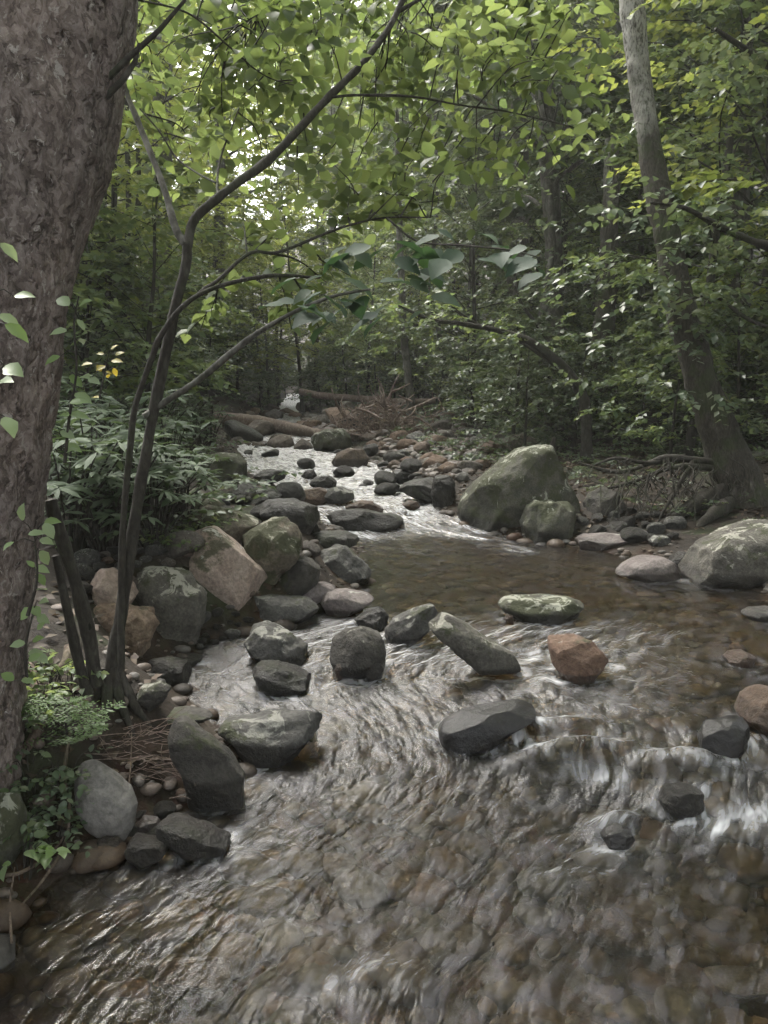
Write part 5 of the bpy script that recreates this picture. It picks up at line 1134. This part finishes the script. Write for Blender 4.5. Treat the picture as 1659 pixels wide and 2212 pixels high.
# ---- leaf litter and low cover: nobody could count them
def _bankpos(n, rg, ymax=26, dmin=.1):
    y = 1.6 + ymax * rg.random(n) ** 1.7; l, r = edges(y); s = rg.random(n) < .55; d = rg.random(n) ** 1.3 * 5 + dmin
    x = np.where(s, l - d, r + d); return x, y
rg = np.random.default_rng(3); x, y = _bankpos(14000, rg); yq = rg.uniform(7.8, 13, 5000); x = np.append(x, edges(yq)[1] + rg.uniform(.25, 4, 5000)); y = np.append(y, yq); z = ground(x, y) + .012
m_ = MB(); a = rg.uniform(0, 6.28, len(x)); add_leaves(m_, np.stack([x, y, z], -1), np.stack([np.cos(a), np.sin(a), rg.normal(size=len(x)) * .25], -1), np.stack([rg.normal(size=len(x)) * .35, rg.normal(size=len(x)) * .35, np.ones(len(x))], -1), rg.uniform(.03, .075, len(x)), LEAF_FAR)
link('leaf_litter', m_.mesh('leaf_litter', M['litter']), kind='stuff')
x, y = _bankpos(5000, rg, 48, .75); k = np.where(x > 0, y > 11, y > 4.5); x, y = x[k], y[k]; z = ground(x, y)
m_ = MB(); a = rg.uniform(0, 6.28, len(x)); sprays(m_, np.stack([x, y, z + rg.uniform(.03, .22, len(x))], -1), np.stack([np.cos(a), np.sin(a), .35 + 0 * a], -1), rg.uniform(.1, .3, len(x)), 8, .07, rg)
yq = rg.uniform(7.5, 15, 700); rq = edges(yq)[1] + rg.uniform(1.2, 6, 700); a = rg.uniform(0, 6.28, 700); sprays(m_, np.stack([rq, yq, ground(rq, yq) + rg.uniform(.02, .15, 700)], -1), np.stack([np.cos(a), np.sin(a), .35 + 0 * a], -1), rg.uniform(.1, .3, 700), 8, .065, rg)
link('ground_cover', m_.mesh('ground_cover', M['leaf_dark']), kind='stuff')

# ------------------------------------------------------------------ haze volume added to lift and pale the far forest
t = NT('forest haze'); pv = t.n('ShaderNodeVolumePrincipled'); pv.inputs['Color'].default_value = c4(.92, .95, .88); pv.inputs['Density'].default_value = .0018; pv.inputs['Anisotropy'].default_value = .3
t.l(pv.outputs[0], t.out.inputs['Volume'])
lo = np.array([gx[0] - 2, gy[0] - 2, GZ.min() - 1.]); hi = np.array([gx[-1] + 2, gy[-1] + 2, GZ.max() + 26.])
cv = np.array([[x, y, z] for x in (lo[0], hi[0]) for y in (lo[1], hi[1]) for z in (lo[2], hi[2])])
link('haze', MB().add(cv, [[0, 1, 3, 2], [4, 6, 7, 5], [0, 4, 5, 1], [2, 3, 7, 6], [0, 2, 6, 4], [1, 5, 7, 3]]).mesh('haze', t.m, False), kind='stuff')

# ------------------------------------------------------------------ light, sky, camera
SUN_EL, SUN_AZ = RAD(52), RAD(-32)
w = bpy.data.worlds.new('World'); SC.world = w; w.use_nodes = True; nt = w.node_tree
bg = nt.nodes['Background']; sky = nt.nodes.new('ShaderNodeTexSky'); sky.sky_type = 'NISHITA'; sky.sun_disc = False
sky.sun_elevation = SUN_EL; sky.sun_rotation = SUN_AZ; sky.dust_density = 4; sky.air_density = 1.2
hs = nt.nodes.new('ShaderNodeHueSaturation'); hs.inputs['Saturation'].default_value = .22
nt.links.new(sky.outputs[0], hs.inputs['Color']); nt.links.new(hs.outputs[0], bg.inputs[0]); bg.inputs[1].default_value = .15
sl = bpy.data.lights.new('sun', 'SUN'); sl.energy = 1.5; sl.angle = RAD(30); sl.color = (1, .95, .86)
so = link('sun', sl); so.rotation_euler = (RAD(90) - SUN_EL, 0, 0)
from mathutils import Vector
sd = Vector((sin(SUN_AZ) * cos(SUN_EL), cos(SUN_AZ) * cos(SUN_EL), sin(SUN_EL)))
so.rotation_euler = sd.to_track_quat('Z', 'Y').to_euler()
cd = bpy.data.cameras.new('camera'); cam = link('camera', cd, CAM); cd.sensor_fit = 'VERTICAL'; cd.angle_y = VF; cd.sensor_height = 24; cd.lens = 12 / tan(VF / 2)
cam.rotation_euler = (RAD(90) - PITCH, 0, 0); cd.clip_start = .05; cd.clip_end = 600; SC.camera = cam
SC.view_settings.view_transform = 'Standard'; SC.view_settings.look = 'None'; SC.view_settings.gamma = 1; SC.view_settings.exposure = 2.65
SC.render.engine = 'CYCLES'; cy = SC.cycles
cy.max_bounces = 8; cy.diffuse_bounces = 5; cy.glossy_bounces = 3; cy.transmission_bounces = 4; cy.transparent_max_bounces = 8
cy.caustics_reflective = False; cy.caustics_refractive = True; cy.sample_clamp_indirect = 6
